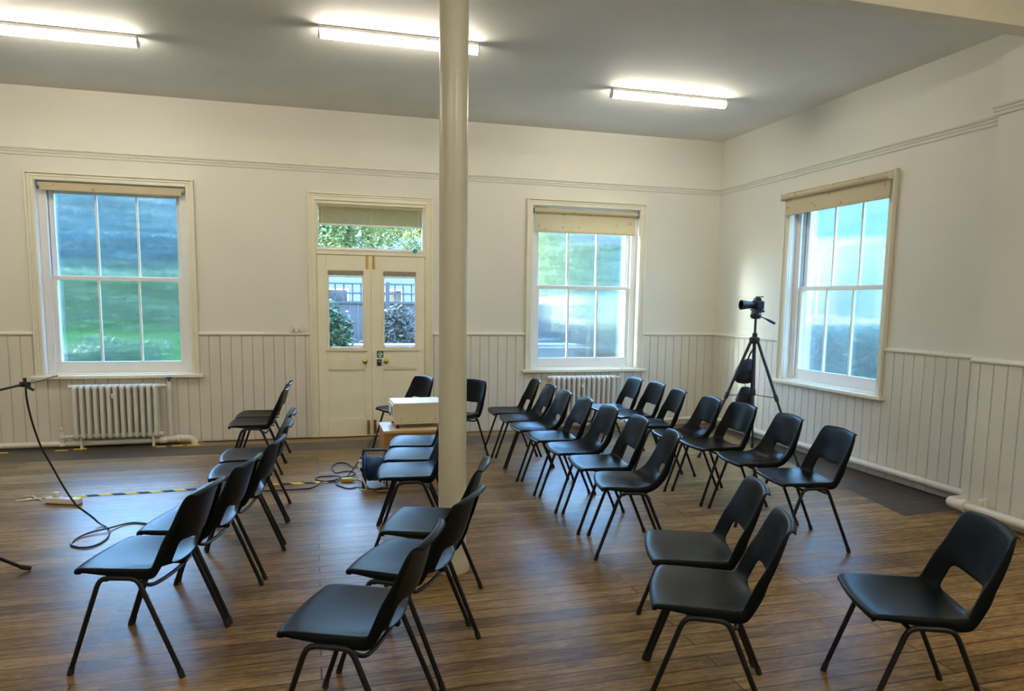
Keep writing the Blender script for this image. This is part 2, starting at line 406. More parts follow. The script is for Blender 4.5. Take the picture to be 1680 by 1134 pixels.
# matchboard dado: boards with V grooves
RAIL = 1.195
def boards(g, a0, a1, z0, z1, place, th=.018, pitch=.113, phase=0):
    k0 = math.floor((a0-phase)/pitch); k1 = math.ceil((a1-phase)/pitch)
    prof = [(a0, 0)]
    first = True
    for k in range(k0, k1+1):
        c = phase + k*pitch
        for da, d in ((-.006, th), (0, th-.012), (.006, th)):
            a = c + da
            if a0 < a < a1: prof.append((a, d))
    if len(prof) == 1: prof += [(a0+.001, th)]
    prof = [(a0, 0), (a0, th)] + prof[1:] + [(a1, th), (a1, 0)]
    n = len(prof); vs = [place(a, -d, z0) for a, d in prof] + [place(a, -d, z1) for a, d in prof]
    fs = [(i, i+1, n+i+1, n+i) for i in range(n-1)] + [tuple(range(n)), tuple(range(2*n-1, n-1, -1))]
    g.add(vs, fs)
g = G()
for a0, a1, z1 in ((XL, W1c-.79, RAIL), (W1c-.79, W1c+.79, .73), (W1c+.79, -.06, RAIL), (1.34, W2c-.79, RAIL), (W2c-.79, W2c+.79, .73), (W2c+.79, XR, RAIL)):
    boards(g, a0, a1, .012, z1, backp)
struct(g.build('trim_3', M['dado']), 'taupe matchboard dado along the back wall')
g = G()
for a0, a1, z1 in ((PY1, W3c-.79, RAIL), (W3c-.79, W3c+.79, .73), (W3c+.79, YB-.018, RAIL)):
    boards(g, a0, a1, .012, z1, rightp, phase=.03)
struct(g.build('trim_4', M['dado']), 'taupe matchboard dado along the right wall')
g = G()
boards(g, PY0-.018, PY1+.018, .012, RAIL, lambda a, d, z: (PX+d, a, z), phase=.06)
boards(g, PX, XR-.02, .012, RAIL, lambda a, d, z: (a, PY1-d, z))
struct(g.build('trim_5', M['dado']), 'taupe matchboard around the wall pier')
# rails
cap = [(0, RAIL-.012), (-.022, RAIL-.012), (-.034, RAIL-.002), (-.036, RAIL+.008), (-.030, RAIL+.016), (0, RAIL+.03)]
pic = [(0, 3.005), (-.012, 3.005), (-.016, 3.018), (-.016, 3.028), (-.026, 3.036), (-.026, 3.046), (-.018, 3.05), (-.034, 3.062), (-.036, 3.072), (-.028, 3.078), (0, 3.082)]
def rail_back(g, prof, a0, a1): g.prism([(YB+u, v) for u, v in prof], a0, a1, 'X')
def rail_right(g, prof, a0, a1, x=None): g.prism([((XR if x is None else x)+u, v) for u, v in prof], a0, a1, 'Y')
g = G()
for a0, a1 in ((XL, W1c-.79), (W1c+.79, -.06), (1.34, W2c-.79), (W2c+.79, XR-.0)): rail_back(g, cap, a0, a1)
struct(g.build('trim_6', M['wall'], smooth=True), 'painted dado rail on the back wall')
g = G()
for a0, a1 in ((PY1, W3c-.79), (W3c+.79, YB)): rail_right(g, cap, a0, a1)
rail_right(g, cap, PY0, PY1+.03, PX)
struct(g.build('trim_7', M['wall'], smooth=True), 'painted dado rail on the right wall and pier')
g = G(); rail_back(g, pic, XL, XR)
struct(g.build('trim_8', M['wall'], smooth=True, angle=20), 'picture rail on the back wall')
g = G(); rail_right(g, pic, PY1, YB); rail_right(g, pic, PY0, PY1+.03, PX)
struct(g.build('trim_9', M['wall'], smooth=True, angle=20), 'picture rail on the right wall and pier')

# ------------------------------------------------------------------ sash windows
def sash(g, x0, x1, z0, z1, y0, y1, st, top, bot, bars=2, bw=.022):
    g.box(x0, x0+st, y0, y1, z0, z1); g.box(x1-st, x1, y0, y1, z0, z1)
    g.box(x0+st, x1-st, y0, y1, z1-top, z1); g.box(x0+st, x1-st, y0, y1, z0, z0+bot)
    w = (x1-x0-2*st)/(bars+1)
    for k in range(1, bars+1):
        c = x0+st+w*k; g.box(c-bw/2, c+bw/2, y0+.004, y1-.004, z0+bot, z1-top)
def window(n, loc, rz, label):
    t = empty('window_%d' % n, loc, rz); struct(t, label)
    # architrave with stepped moulding
    g = G()
    def arch(o, i, y):   # rectangular U frame
        g.box(-o, -i, y, 0, .765, 2.845-(.79-o)); g.box(i, o, y, 0, .765, 2.845-(.79-o)); g.box(-i, i, y, 0, 2.845-(.79-i), 2.845-(.79-o))
    arch(.79, .772, -.045); arch(.772, .745, -.026); arch(.745, .71, -.020)
    g.build('architrave', M['cream'], t, bevel=.004)
    g = G(); g.box(-.83, .83, -.085, 0, .728, .765); g.box(-.712, .712, 0, .10, .745, .778)
    g.build('sill', M['cream'], t, bevel=.008)
    g = G(); g.box(-.714, -.705, .0, .26, .778, 2.77); g.box(.705, .714, .0, .26, .778, 2.77); g.box(-.705, .705, .0, .26, 2.762, 2.772)
    g.build('reveal', M['white'], t)
    g = G()
    for y0, y1, w in ((.072, .092, .040), (.14, .146, .030), (.192, .27, .055)):
        g.box(-.705, -.705+w+.035, y0, y1, .778, 2.762); g.box(.705-w-.035, .705, y0, y1, .778, 2.762); g.box(-.63, .63, y0, y1, 2.72, 2.762)
    g.box(-.705, .705, .092, .27, .76, .80)
    g.build('box_frame', M['white'], t, bevel=.003)
    g = G(); sash(g, -.635, .635, .80, 1.805, .096, .136, .05, .042, .098); lo = g.build('lower_sash', M['white'], t, bevel=.003)
    G().box(-.586, .586, .114, .118, .898, 1.764).build('pane', M['reeded'], lo)
    g = G(); sash(g, -.635, .635, 1.768, 2.73, .148, .188, .05, .075, .042); up = g.build('upper_sash', M['white'], t, bevel=.003)
    G().box(-.586, .586, .166, .170, 1.81, 2.656).build('pane', M['reeded'], up)
    return t
window(1, (W1c, YB, 0), 0, 'left sash window of reeded glass above a radiator')
window(2, (W2c, YB, 0), 0, 'sash window of reeded glass right of the column')
window(3, (XR, W3c, 0), -PI/2, 'sash window of reeded glass in the right wall')
# blinds
def roller_blind(loc, rz, x0, x1, ztop, drop, y, label, boxed=False):
    t = empty('roller_blind', loc, rz); tag(t, label, 'blind', 'roller blinds at the sash windows')
    r = .026 if not boxed else .03
    G().lathe([(r*.7, x0), (r, x0+.002), (r, x1-.002), (r*.7, x1)], (0, y, ztop-r), 'X', 20).build('roller', M['fabric'], t, smooth=True)
    if drop > .12:
        G().box(x0+.02, x1-.02, y+r-.006, y+r-.003, ztop-drop, ztop-r).build('blind_fabric', M['fabric'], t)
    else:
        G().box(x0+.02, x1-.02, y-r-.002, y-r+.004, ztop-drop, ztop-r).build('blind_fabric', M['fabric'], t)
    G().box(x0+.02, x1-.02, y+(r-.012 if drop > .12 else -r-.006), y+(r+.002 if drop > .12 else -r+.006), ztop-drop-.012, ztop-drop+.014).build('bottom_bar', M['fabric'], t, bevel=.004)
    for xx in (x0-.006, x1+.006):
        G().box(xx-.004, xx+.004, y-.03, (0 if y < 0 else y+.03), ztop-.065, ztop+.002).build('bracket', M['grey'] if not boxed else M['cream'], t)
    return t
roller_blind((W1c, YB, 0), 0, -.685, .685, 2.755, .075, .032, 'cream roller blind rolled right up above the left window')
roller_blind((W2c, YB, 0), 0, -.685, .685, 2.735, .275, .02, 'cream roller blind half a foot down on the window right of the column')
roller_blind((XR, W3c, 0), -PI/2, -.775, .765, 2.815, .22, -.075, 'cream patterned roller blind hung on the right wall window', True)

# ------------------------------------------------------------------ double door
door = empty('door_1', (0, YB, 0)); struct(door, 'cream half-glazed double door under a fanlight')
g = G()
def darch(o0, i0, i1, o1, y, zt, zi):
    g.box(o0, i0, y, 0, 0, zt); g.box(i1, o1, y, 0, 0, zt); g.box(i0, i1, y, 0, zi, zt)
darch(-.062, -.045, 1.325, 1.342, -.042, 2.785, 2.768); darch(-.045, -.022, 1.302, 1.325, -.028, 2.768, 2.745); darch(-.022, .006, 1.274, 1.302, -.02, 2.745, 2.70)
g.build('architrave', M['door'], door, bevel=.003)
g = G(); g.box(-.005, .026, 0, .16, 0, 2.70); g.box(1.254, 1.285, 0, .16, 0, 2.70); g.box(.02, .042, .047, .16, 0, 2.12); g.box(1.238, 1.26, .047, .16, 0, 2.12); g.box(.04, 1.24, .048, .16, 2.082, 2.12); g.box(.026, 1.254, 0, .16, 2.665, 2.70); g.box(.026, 1.254, -.012, .16, 2.103, 2.165)
g.box(.026, 1.254, -.02, .0, 2.150, 2.165)
g.build('door_frame', M['door'], door, bevel=.003)
g = G(); g.box(.026, .052, .03, .075, 2.165, 2.665); g.box(1.228, 1.254, .03, .075, 2.165, 2.665); g.box(.052, 1.228, .03, .075, 2.64, 2.665); g.box(.052, 1.228, .03, .075, 2.165, 2.185)
fan = g.build('fanlight', M['white'], door, bevel=.002)
G().box(.05, 1.23, .052, .056, 2.18, 2.645).build('pane', M['clear'], fan)
def leaf(x0, x1, gx0, gx1, knobx, boltx, px0, px1, hx):
    y0, y1 = .0, .045
    g = G()
    g.box(x0, gx0, y0, y1, .006, 2.098); g.box(gx1, x1, y0, y1, .006, 2.098)
    g.box(gx0, gx1, y0, y1, 1.945, 2.098); g.box(gx0, gx1, y0, y1, .80, 1.025); g.box(gx0, gx1, y0, y1, .006, .20)
    g.box(gx0, gx1, y0+.018, y1-.004, .20, .80)                      # sunk bottom panel
    for a, b, c, d in ((px0, px1, .80, .785), ):
        pass
    # bead around glass and panel
    for z0, z1, yo in ((1.025, 1.945, -.008), (.20, .80, .004)):
        w = .018
        g.box(gx0, gx0+w, yo, y0+.02, z0, z1); g.box(gx1-w, gx1, yo, y0+.02, z0, z1)
        g.box(gx0+w, gx1-w, yo, y0+.02, z1-w, z1); g.box(gx0+w, gx1-w, yo, y0+.02, z0, z0+w)
    g.box(gx0-.02, gx1+.02, -.016, 0, 1.005, 1.022)                   # weather bead
    if x0 < .3: g.box(x1-.02, x1+.02, y1+.001, y1+.014, .006, 2.098)
    o = g.build('leaf', M['door'], door, bevel=.0025)
    G().box(gx0+.012, gx1-.012, .024, .028, 1.035, 1.935).build('pane', M['clear'], o)
    w = .016; gg = G(); a0, a1 = gx0+.018, gx1-.018
    gg.box(a0, a0+.012, .008, .024, 1.043, 1.927); gg.box(a1-.012, a1, .008, .024, 1.043, 1.927); gg.box(a0, a1, .008, .024, 1.043, 1.055)
    gg.build('glazing_bead', M['white'], o)
    G().lathe([(.026, 0), (.027, -.004), (.022, -.008), (.011, -.012), (.010, -.028), (.022, -.036), (.028, -.048), (.024, -.060), (.012, -.066)], (knobx, 0, .885), 'Y', 20).build('knob', M['brass'], o, smooth=True)
    for z0, z1 in ((1.945, 2.10), (.02, .19)):
        b = G(); b.box(boltx-.017, boltx+.017, -.004, 0, z0, z1); b.tube([(boltx, -.011, z0+.02), (boltx, -.011, z1)], .007, 10)
        b.tube([(boltx, -.008, (z0+z1)/2-.02), (boltx, -.03, (z0+z1)/2-.02)], .006, 8); b.build('bolt', M['brass'], o, smooth=True)
    for z in (1.88, .36):
        b = G(); b.tube([(hx, -.007, z-.05), (hx, -.007, z+.05)], .008, 10); b.tube([(hx, -.007, z-.062), (hx, -.007, z-.05)], .006, 8)
        b.tube([(hx, -.007, z+.05), (hx, -.007, z+.062)], .006, 8); b.build('hinge', M['door'], o, smooth=True)
    return o
leaf(.030, .6275, .128, .562, .553, .588, .14, .55, .028)
leaf(.6295, 1.250, .752, 1.168, .795, .662, .77, 1.15, 1.252)
# sill board under door
struct(G().box(-.06, 1.34, YB-.03, YB+.2, -.02, .006).build('trim_10', M['tableleg']), 'wooden threshold under the double door')
# venetian blind in the fanlight, rolled blinds on the leaves
t = empty('venetian_blind', (0, YB, 0)); tag(t, 'olive venetian blind half lowered in the fanlight over the door', 'blind')
G().box(.055, 1.225, .0, .03, 2.635, 2.662).build('head_rail', M['blindslat'], t, bevel=.002)
g = G()
for k in range(9):
    z = 2.622 - k*.0205
    g.cbox((.64, .016, z), (1.165, .027, .0014), Matrix.Rotation(R(52), 3, 'X'))
g.build('slats', M['blindslat'], t)
for x in (.10, .64, 1.18): G().tube([(x, .002, 2.63), (x, .002, 2.44)], .0016, 6).build('cord', M['wcable'], t)
G().box(.055, 1.225, .002, .026, 2.430, 2.446).build('bottom_rail', M['white'], t, bevel=.002)
for x0, x1, lab in ((.146, .544, 'brown blind rolled up at the top of the left door glass'), (.770, 1.150, 'brown blind rolled up at the top of the right door glass')):
    t = empty('door_blind', ((x0+x1)/2, YB, 1.9)); tag(t, lab, 'blind', 'rolled blinds on the door leaves'); h = (x1-x0)/2
    G().box(-h, h, -.004, .016, -.03, .025).build('rolled_slats', M['blindroll'], t, bevel=.006)
    G().box(-h, h, -.005, .015, -.048, -.034).build('bottom_rail', M['white'], t, bevel=.003)
    G().tube([(0, -.006, -.05), (0, -.006, -.03)], .008, 8).build('pull', M['white'], t, smooth=True)
# signs on the right leaf
t = empty('exit_sign', (.728, YB-.001, .965)); tag(t, 'small green exit pictogram on the right door leaf above the lock plate', 'sign')
G().box(-.038, .038, -.002, .001, -.04, .04).build('plate', M['green'], t)
g = G(); g.box(-.018, -.006, -.0035, -.001, -.03, .03); g.box(-.018, .012, -.0035, -.001, .018, .03); g.box(-.018, .014, -.0035, -.001, -.03, -.018)
g.prism([(.030, .0), (.012, .016), (.012, .006), (.0, .006), (.0, -.006), (.012, -.006), (.012, -.016)], -.0035, -.001, 'Y')
g.build('pictogram', M['signwhite'], t)
t = empty('lock_plate', (.716, YB-.001, .868)); tag(t, 'small dark lock plate below the green exit sign', 'lock')
G().box(-.027, .027, -.006, .001, -.038, .038).build('plate', M['black'], t, bevel=.002)
g = G(); g.tube([(-.014, -.008, .012), (.014, -.008, .012)], .005, 8); g.build('button', M['grey'], t, smooth=True)
t = empty('fanlight_catch', (1.135, YB-.012, 2.172)); tag(t, 'small teal plug of plastic at the bottom right of the fanlight', 'catch')
G().lathe([(.012, -.03), (.026, -.02), (.03, 0), (.022, .018), (.006, .03)], (0, -.012, 0), 'X', 12).build('stopper', M['tealplug'], t, smooth=True)
G().box(-.01, .01, -.012, .02, -.012, -.004).build('stem', M['wcable'], t)
# socket on the dado rail
t = empty('wall_socket', (-.205, YB, 1.262)); tag(t, 'white double wall socket sitting on the dado rail left of the door', 'socket')
G().box(-.062, .062, -.034, 0, -.036, .036).build('back_box', M['socket'], t, bevel=.004)
G().box(-.066, .066, -.042, -.034, -.040, .040).build('face_plate', M['socket'], t, bevel=.003)
for x in (-.03, .03):
    G().box(x-.008, x+.008, -.046, -.042, .008, .026).build('switch', M['white'], t, bevel=.001)
for x in (-.03, .03):
    G().prism([(x-.014, -.026), (x-.014, -.018), (x-.003, -.012), (x-.003, 0), (x+.003, 0), (x+.003, -.012), (x+.014, -.018), (x+.014, -.026)], -.0425, -.0419, 'Y').build('outlet', M['grey'], t)

# ------------------------------------------------------------------ column
col = empty('column', (.765, 4.06, 0)); tag(col, 'round cream-grey cast iron column rising to the beam', 'column')
G().lathe([(.082, .20), (.0815, 1.0), (.080, 3.4), (.08, 3.5)], (0, 0, 0), 'Z', 40).build('shaft', M['column'], col, smooth=True)
G().lathe([(.100, 0), (.101, .018), (.099, .055), (.096, .072), (.089, .088), (.085, .11), (.083, .16), (.082, .205)], (0, 0, 0), 'Z', 40).build('base_moulding', M['column'], col, smooth=True)
G().lathe([(.081, 3.34), (.088, 3.36), (.088, 3.38), (.10, 3.42), (.105, 3.47), (.105, 3.499)], (0, 0, 0), 'Z', 40).build('capital', M['column'], col, smooth=True)

# ------------------------------------------------------------------ batten lights
def make_light():
    t = empty('ceiling_light', (0, 0, ZC)); tag(t, 'x', 'light', 'fluorescent battens on the ceiling')
    h = .625
    G().box(-h, h, -.034, .034, -.034, -.004).build('housing', M['white'], t, bevel=.003)
    prof = []
    for k in range(13):
        a = PI * k / 12
        prof.append((.036*math.cos(a), -.062 - .03*math.sin(a)))
    prof = [(.036, -.034)] + prof + [(-.036, -.034)]
    G().prism(prof, -h+.012, h-.012, 'X').build('diffuser', M['tube'], t, smooth=True)
    for s in (-1, 1):
        G().prism([(u*1.06, v*1.02-.0) for u, v in prof], s*h-.006, s*h+.006, 'X').build('end_cap', M['white'], t)
    for x in (-.21, .21):
        G().box(x-.008, x+.008, -.040, -.030, -.040, -.002).build('clip', M['white'], t)
    G().box(-h+.02, h-.02, -.028, .028, -.006, 0).build('mounting_strip', M['iron'], t)
    return t
lt = make_light()
LIGHTS = [(-1.96, 6.60, 'strip light at the left edge of the ceiling'), (.69, 5.93, 'strip light on the ceiling partly behind the column'), (3.45, 6.72, 'strip light on the ceiling nearest the far right corner'),
          (-4.7, 6.5, 'added strip light far left, outside the picture'), (-4.0, 1.0, 'added unseen strip light on the near ceiling, far left'), (-1.2, .9, 'added unseen strip light on the near ceiling left of the camera'), (1.5, .9, 'added unseen strip light on the near ceiling right of the camera'), (3.9, 1.0, 'added unseen strip light on the near ceiling by the right wall'), (-2.6, -1.7, 'added unseen strip light behind the camera on the left'), (2.6, -1.7, 'added unseen strip light behind the camera on the right')]  # unseen lights added to brighten the lower walls and the beam
for i, (x, y, lab) in enumerate(LIGHTS):
    o = lt if i == 0 else copy_tree(lt); o.location = (x, y, ZC); o['label'] = lab

# ------------------------------------------------------------------ radiators and pipes
def radiator(x, y, nsec, w, z0, z1, label):
    t = empty('radiator', (x, y, 0)); tag(t, label, 'radiator', 'old column radiators under the back windows')
    p = w / nsec; g = G()
    for k in range(nsec):
        c = -w/2 + p*(k+.5)
        for yy in (-.058, 0, .058):
            g.tube([(c, yy, z0+.045), (c, yy, z1-.045)], .0195, 10, caps=False)
        for zz, dz in ((z1-.03, 1), (z0+.03, -1)):
            pts = []
            for q in range(9):
                a = PI*q/8
                pts.append((c, -.058*math.cos(a)*1.0, zz + dz*(.012*math.sin(a)-.012)))
            g.tube([(c, -.058, zz-dz*.03)] + pts + [(c, .058, zz-dz*.03)], .0215, 10)
            g.tube([(c, 0, zz-dz*.012), (c, 0, zz-dz*.03)], .02, 8)
    g.build('sections', M['radiator'], t, smooth=True, angle=50)
    G().tube([(-w/2-.035, 0, z1-.035), (-w/2-.025, 0, z1-.035), (w/2+.02, 0, z1-.035)], [.017, .0245, .0245], 14).build('manifold', M['radiator'], t, smooth=True)
    G().tube([(-w/2-.03, 0, z0+.04), (w/2+.03, 0, z0+.04)], .0245, 14).build('manifold', M['radiator'], t, smooth=True)
    for s in (-1, 1):
        xx = s*(w/2-.07)
        f = G(); f.tube([(xx, -.04, 0), (xx, -.035, z0+.03)], .012, 8); f.tube([(xx, .04, 0), (xx, .035, z0+.03)], .012, 8); f.build('foot', M['radiator'], t, smooth=True)
    G().box(-.035, .012, -.075, -.06, z1-.155, z1-.105).build('bleed_plate', M['radiator'], t, bevel=.002)
    return t
rad = radiator(-2.045, YB-.115, 13, .83, .085, .685, 'old cream column radiator below the left window')
# right valve and riser
v = G(); zt = .65
v.tube([(.435, 0, zt), (.50, 0, zt)], .013, 10); v.lathe([(.022, .50-.05), (.026, .46), (.018, .48)], (0, 0, zt), 'X', 10)
v.tube([(.515, 0, zt-.03), (.515, 0, zt+.045)], .020, 12); v.lathe([(.024, zt-.06), (.027, zt-.05), (.027, zt-.03), (.02, zt-.02)], (.515, 0, 0), 'Z', 12)
vo = v.build('valve', M['radiator'], rad, smooth=True)
G().lathe([(.006, zt+.03), (.006, zt+.075), (.03, zt+.078), (.033, zt+.085), (.028, zt+.094), (.01, zt+.098)], (.515, 0, 0), 'Z', 16).build('hand_wheel', M['black'], vo, smooth=True)
v = G(); v.tube([(.515, 0, zt-.03), (.515, 0, .10)], .0175, 12); v.build('riser_pipe', M['pipe'], rad, smooth=True)
v = G(); v.tube([(-.44, 0, .125), (-.53, 0, .125)], .013, 10); v.lathe([(.03, .03), (.03, .05), (.019, .06), (.019, .10), (.028, .11), (.028, .14), (.018, .15), (.014, .19), (.022, .20), (.022, .215), (.012, .23)], (-.53, 0, 0), 'Z', 12)
v.lathe([(.024, -.50), (.028, -.49), (.02, -.47)], (0, 0, .125), 'X', 10)
v.build('lockshield_valve', M['radiator'], rad, smooth=True)
rad2 = radiator(3.22, YB-.115, 13, .86, .10, .70, 'old cream column radiator below the window right of the column')
v = G(); v.tube([(.45, 0, .665), (.51, 0, .665)], .013, 10); v.tube([(.525, 0, .63), (.525, 0, .71)], .02, 12)
vo = v.build('valve', M['radiator'], rad2, smooth=True)
G().tube([(.525, 0, .71), (.525, 0, .80)], .005, 8).build('spindle', M['radiator'], vo)
G().tube([(.525, 0, .64), (.525, 0, .085)], .0175, 12).build('riser_pipe', M['pipe'], rad2, smooth=True)
# pipe along the left of the back wall
t = empty('heating_pipe', (0, YB-.1, 0)); tag(t, 'cream heating pipe along the skirting below the left window', 'pipe')
G().tube([(XL+.2, .015, .045), (-2.6, .015, .045), (-1.62, .01, .052)], .030, 14).build('main_run', M['pipe'], t, smooth=True)
g = G(); g.tube(spline([(-1.62, .01, .06), (-1.52, 0, .066), (-1.40, 0, .070), (-1.33, .0, .062), (-1.30, .0, .03), (-1.295, 0, 0)], 5), .034, 14)
g.lathe([(.034, -1.475), (.042, -1.47), (.042, -1.44), (.034, -1.435)], (0, 0, .068), 'X', 14); g.lathe([(.034, -1.65), (.041, -1.64), (.041, -1.58), (.034, -1.57)], (0, .006, .058), 'X', 14)
g.build('elbow', M['pipe'], t, smooth=True)
# pipe along the right wall, stepping round the pier
t = empty('heating_pipe', (0, 0, 0)); tag(t, 'white heating pipe low along the right wall and around the pier', 'pipe')
G().tube([(XR-.075, YB-.10, .105), (XR-.075, PY1+.12, .105)], .032, 14).build('main_run', M['pipe'], t, smooth=True)
G().tube([(PX-.075, PY1-.06, .085), (PX-.075, PY0+.0, .085), (PX-.075, 2.0, .085)], .034, 14).build('pier_run', M['pipe'], t, smooth=True)
g = G(); g.tube(spline([(XR-.075, PY1+.17, .105), (XR-.085, PY1+.09, .10), (XR-.15, PY1+.065, .09), (PX-.02, PY1+.065, .085), (PX-.07, PY1+.05, .085), (PX-.085, PY1+.0, .085), (PX-.075, PY1-.08, .085)], 5), .042, 14)
g.tube([(PX-.075, PY1-.05, .085), (PX-.075, PY1-.085, .085)], .048, 14); g.tube([(XR-.075, PY1+.12, .105), (XR-.075, PY1+.15, .105)], .044, 14)
g.build('elbow_joint', M['pipe'], t, smooth=True)
g = G(); g.box(PX-.05, PX-.015, PY1-.21, PY1-.17, .08, .17); g.tube([(PX-.06, PY1-.19, .085), (PX-.06, PY1-.19, .16)], .016, 8); g.build('pipe_bracket', M['pipe'], t, smooth=True)
t = empty('heating_pipe', (0, YB-.09, 0)); tag(t, 'cream heating pipe on the back wall behind the chairs, right of the column', 'pipe')
G().tube([(2.45, 0, .06), (XR-.11, 0, .10)], .026, 12).build('main_run', M['pipe'], t, smooth=True)

# ------------------------------------------------------------------ chairs
def shell_mesh(kind):
    """moulded seat-and-back shell. stations: centre x,z / edge x,z / half width"""
    if kind == 'fold':
        st = [(.214,.428,.198,.427,.190),(.231,.436,.212,.434,.197),(.234,.446,.216,.445,.202),(.225,.455,.210,.455,.208),(.185,.456,.180,.461,.215),
              (.10,.450,.10,.462,.216),(.0,.443,.0,.462,.215),(-.06,.440,-.055,.463,.214),(-.105,.439,-.096,.463,.213),(-.145,.441,-.113,.467,.212),
              (-.172,.446,-.119,.481,.210),(-.190,.480,-.133,.517,.208),(-.203,.515,-.148,.552,.206),(-.216,.548,-.162,.585,.204),
              (-.238,.61,-.192,.632,.200),(-.256,.68,-.218,.69,.195),(-.270,.74,-.240,.738,.188),(-.279,.770,-.254,.762,.178),(-.288,.781,-.266,.772,.168),(-.302,.780,-.283,.770,.160),(-.310,.768,-.292,.758,.157)]
        slot = (10, 13, .60)
    else:
        st = [(.214,.428,.194,.427,.183),(.231,.436,.208,.434,.190),(.234,.446,.212,.445,.196),(.225,.454,.206,.455,.203),(.185,.453,.178,.461,.212),
              (.10,.440,.10,.462,.214),(.0,.427,.01,.462,.214),(-.06,.424,-.03,.464,.214),(-.11,.428,-.07,.472,.214),(-.155,.442,-.105,.492,.213),
              (-.187,.466,-.132,.522,.211),(-.205,.492,-.150,.55,.209),(-.217,.520,-.165,.578,.206),(-.226,.548,-.178,.603,.204),
              (-.241,.61,-.200,.645,.200),(-.257,.68,-.222,.695,.195),(-.270,.74,-.242,.738,.188),(-.279,.770,-.255,.762,.178),(-.288,.781,-.267,.772,.168),(-.302,.780,-.284,.770,.160),(-.310,.768,-.292,.758,.157)]
        slot = (11, 13, .42)
    us = [-1, -.93, -.82, -slot[2], -slot[2]*.55, 0, slot[2]*.55, slot[2], .82, .93, 1]
    if kind == 'fold': us = [-1, -.94, -.84, -slot[2], -.3, 0, .3, slot[2], .84, .94, 1]
    verts = []; faces = []; nu = len(us) + 4; ns = len(st)
    for i, (xc, zc, xe, ze, hw) in enumerate(st):
        # flange direction at this station
        if i < 9: fl = ((.001, .006, .012, .015)[i] if i < 4 else .016 + .030 * max(0, min(1, (.18 - xe) / .27))); fd = (-.05, -1)
        elif i < 12: k = (i - 8) / 4; fl = .046; fd = (-.05 - .85*k, -1 + .55*k)
        else: k = (i - 12) / (ns - 13); fl = (.046 - .026*k) * max(.02, min(1, (ns - 1 - i) / 8)); fd = (-.92, -.38)
        row = []
        for u in us:
            if kind == 'fold': w = abs(u) ** (2.3 if 6 <= i <= 13 else 2.0)
            else: w = abs(u) ** 2.2
            row.append((xc + (xe - xc) * w, u * hw, zc + (ze - zc) * w))
        L0, R0 = row[0], row[-1]
        def fl_pts(p, s):
            n = math.hypot(*fd); dx, dz = fd[0]/n, fd[1]/n
            q = min(1, fl/.02); return [(p[0]+dx*.35*fl, p[1]+s*.006*q, p[2]+dz*.35*fl), (p[0]+dx*fl, p[1]+s*.007*q, p[2]+dz*fl)]
        a = fl_pts(L0, -1); b = fl_pts(R0, 1)
        verts += [a[1], a[0]] + row + b
    for i in range(ns-1):
        for j in range(nu-1):
            if slot[0] <= i < slot[1]:
                if 2 <= j-0 and us[0] is not None:
                    k = j - 2
                    if 0 <= k < len(us)-1 and us[k] >= -slot[2]-1e-6 and us[k+1] <= slot[2]+1e-6: continue
            faces.append((i*nu+j, i*nu+j+1, (i+1)*nu+j+1, (i+1)*nu+j))
    return verts, faces
def make_chair(kind):
    t = empty('stacking_chair')
    v, f = shell_mesh(kind); g = G(); g.add(v, f)
    sh = g.build('seat_shell', M['chair'], t, smooth=True, angle=180)
    md = sh.modifiers.new('thick', 'SOLIDIFY'); md.thickness = .0065; md.offset = 0
    md = sh.modifiers.new('round', 'SUBSURF'); md.levels = 1; md.render_levels = 2
    FX, FY = .24, .236
    for sx in (1, -1):
        for sy in (1, -1):
            top = [(.108, .231, .390), (.092, .230, .416), (.064, .229, .427), (.012, .229, .428)] if sx > 0 else [(-.080, .231, .390), (-.064, .230, .416), (-.038, .229, .427), (.012, .229, .428)]
            pts = [(sx*FX, FY*sy, .006)] + [(x, y*sy, z) for x, y, z in top]
            pp = [pts[0], Vector(pts[0]).lerp(Vector(pts[1]), .5)] + spline(pts[1:], 5)
            lg = G().tube(pp, .0105, 12).build('leg', M['leg'], t, smooth=True)
            d = (Vector(pts[1]) - Vector(pts[0])).normalized(); p0 = Vector(pts[0])
            G().tube([p0 - Vector((0, 0, .006)), p0 + d*.03], .0125, 12).build('foot_cap', M['rubber'], lg, smooth=True)
    g = G(); g.tube(spline([(-.055, .226, .421), (-.085, .20, .392), (-.10, .15, .378), (-.105, 0, .372), (-.10, -.15, .378), (-.085, -.20, .392), (-.055, -.226, .421)], 5), .0085, 10)
    g.build('rear_cross_bar', M['leg'], t, smooth=True)
    g = G(); g.tube(spline([(.07, .226, .420), (.08, .185, .410), (.08, 0, .408), (.08, -.185, .410), (.07, -.226, .420)], 5), .0085, 10)
    g.build('front_cross_bar', M['leg'], t, smooth=True)
    g = G(); g.box(-.16, .14, -.012, .012, .414, .424); g.box(.0, .05, -.22, .22, .418, .426)
    g.build('seat_bracket', M['leg'], t)
    return t
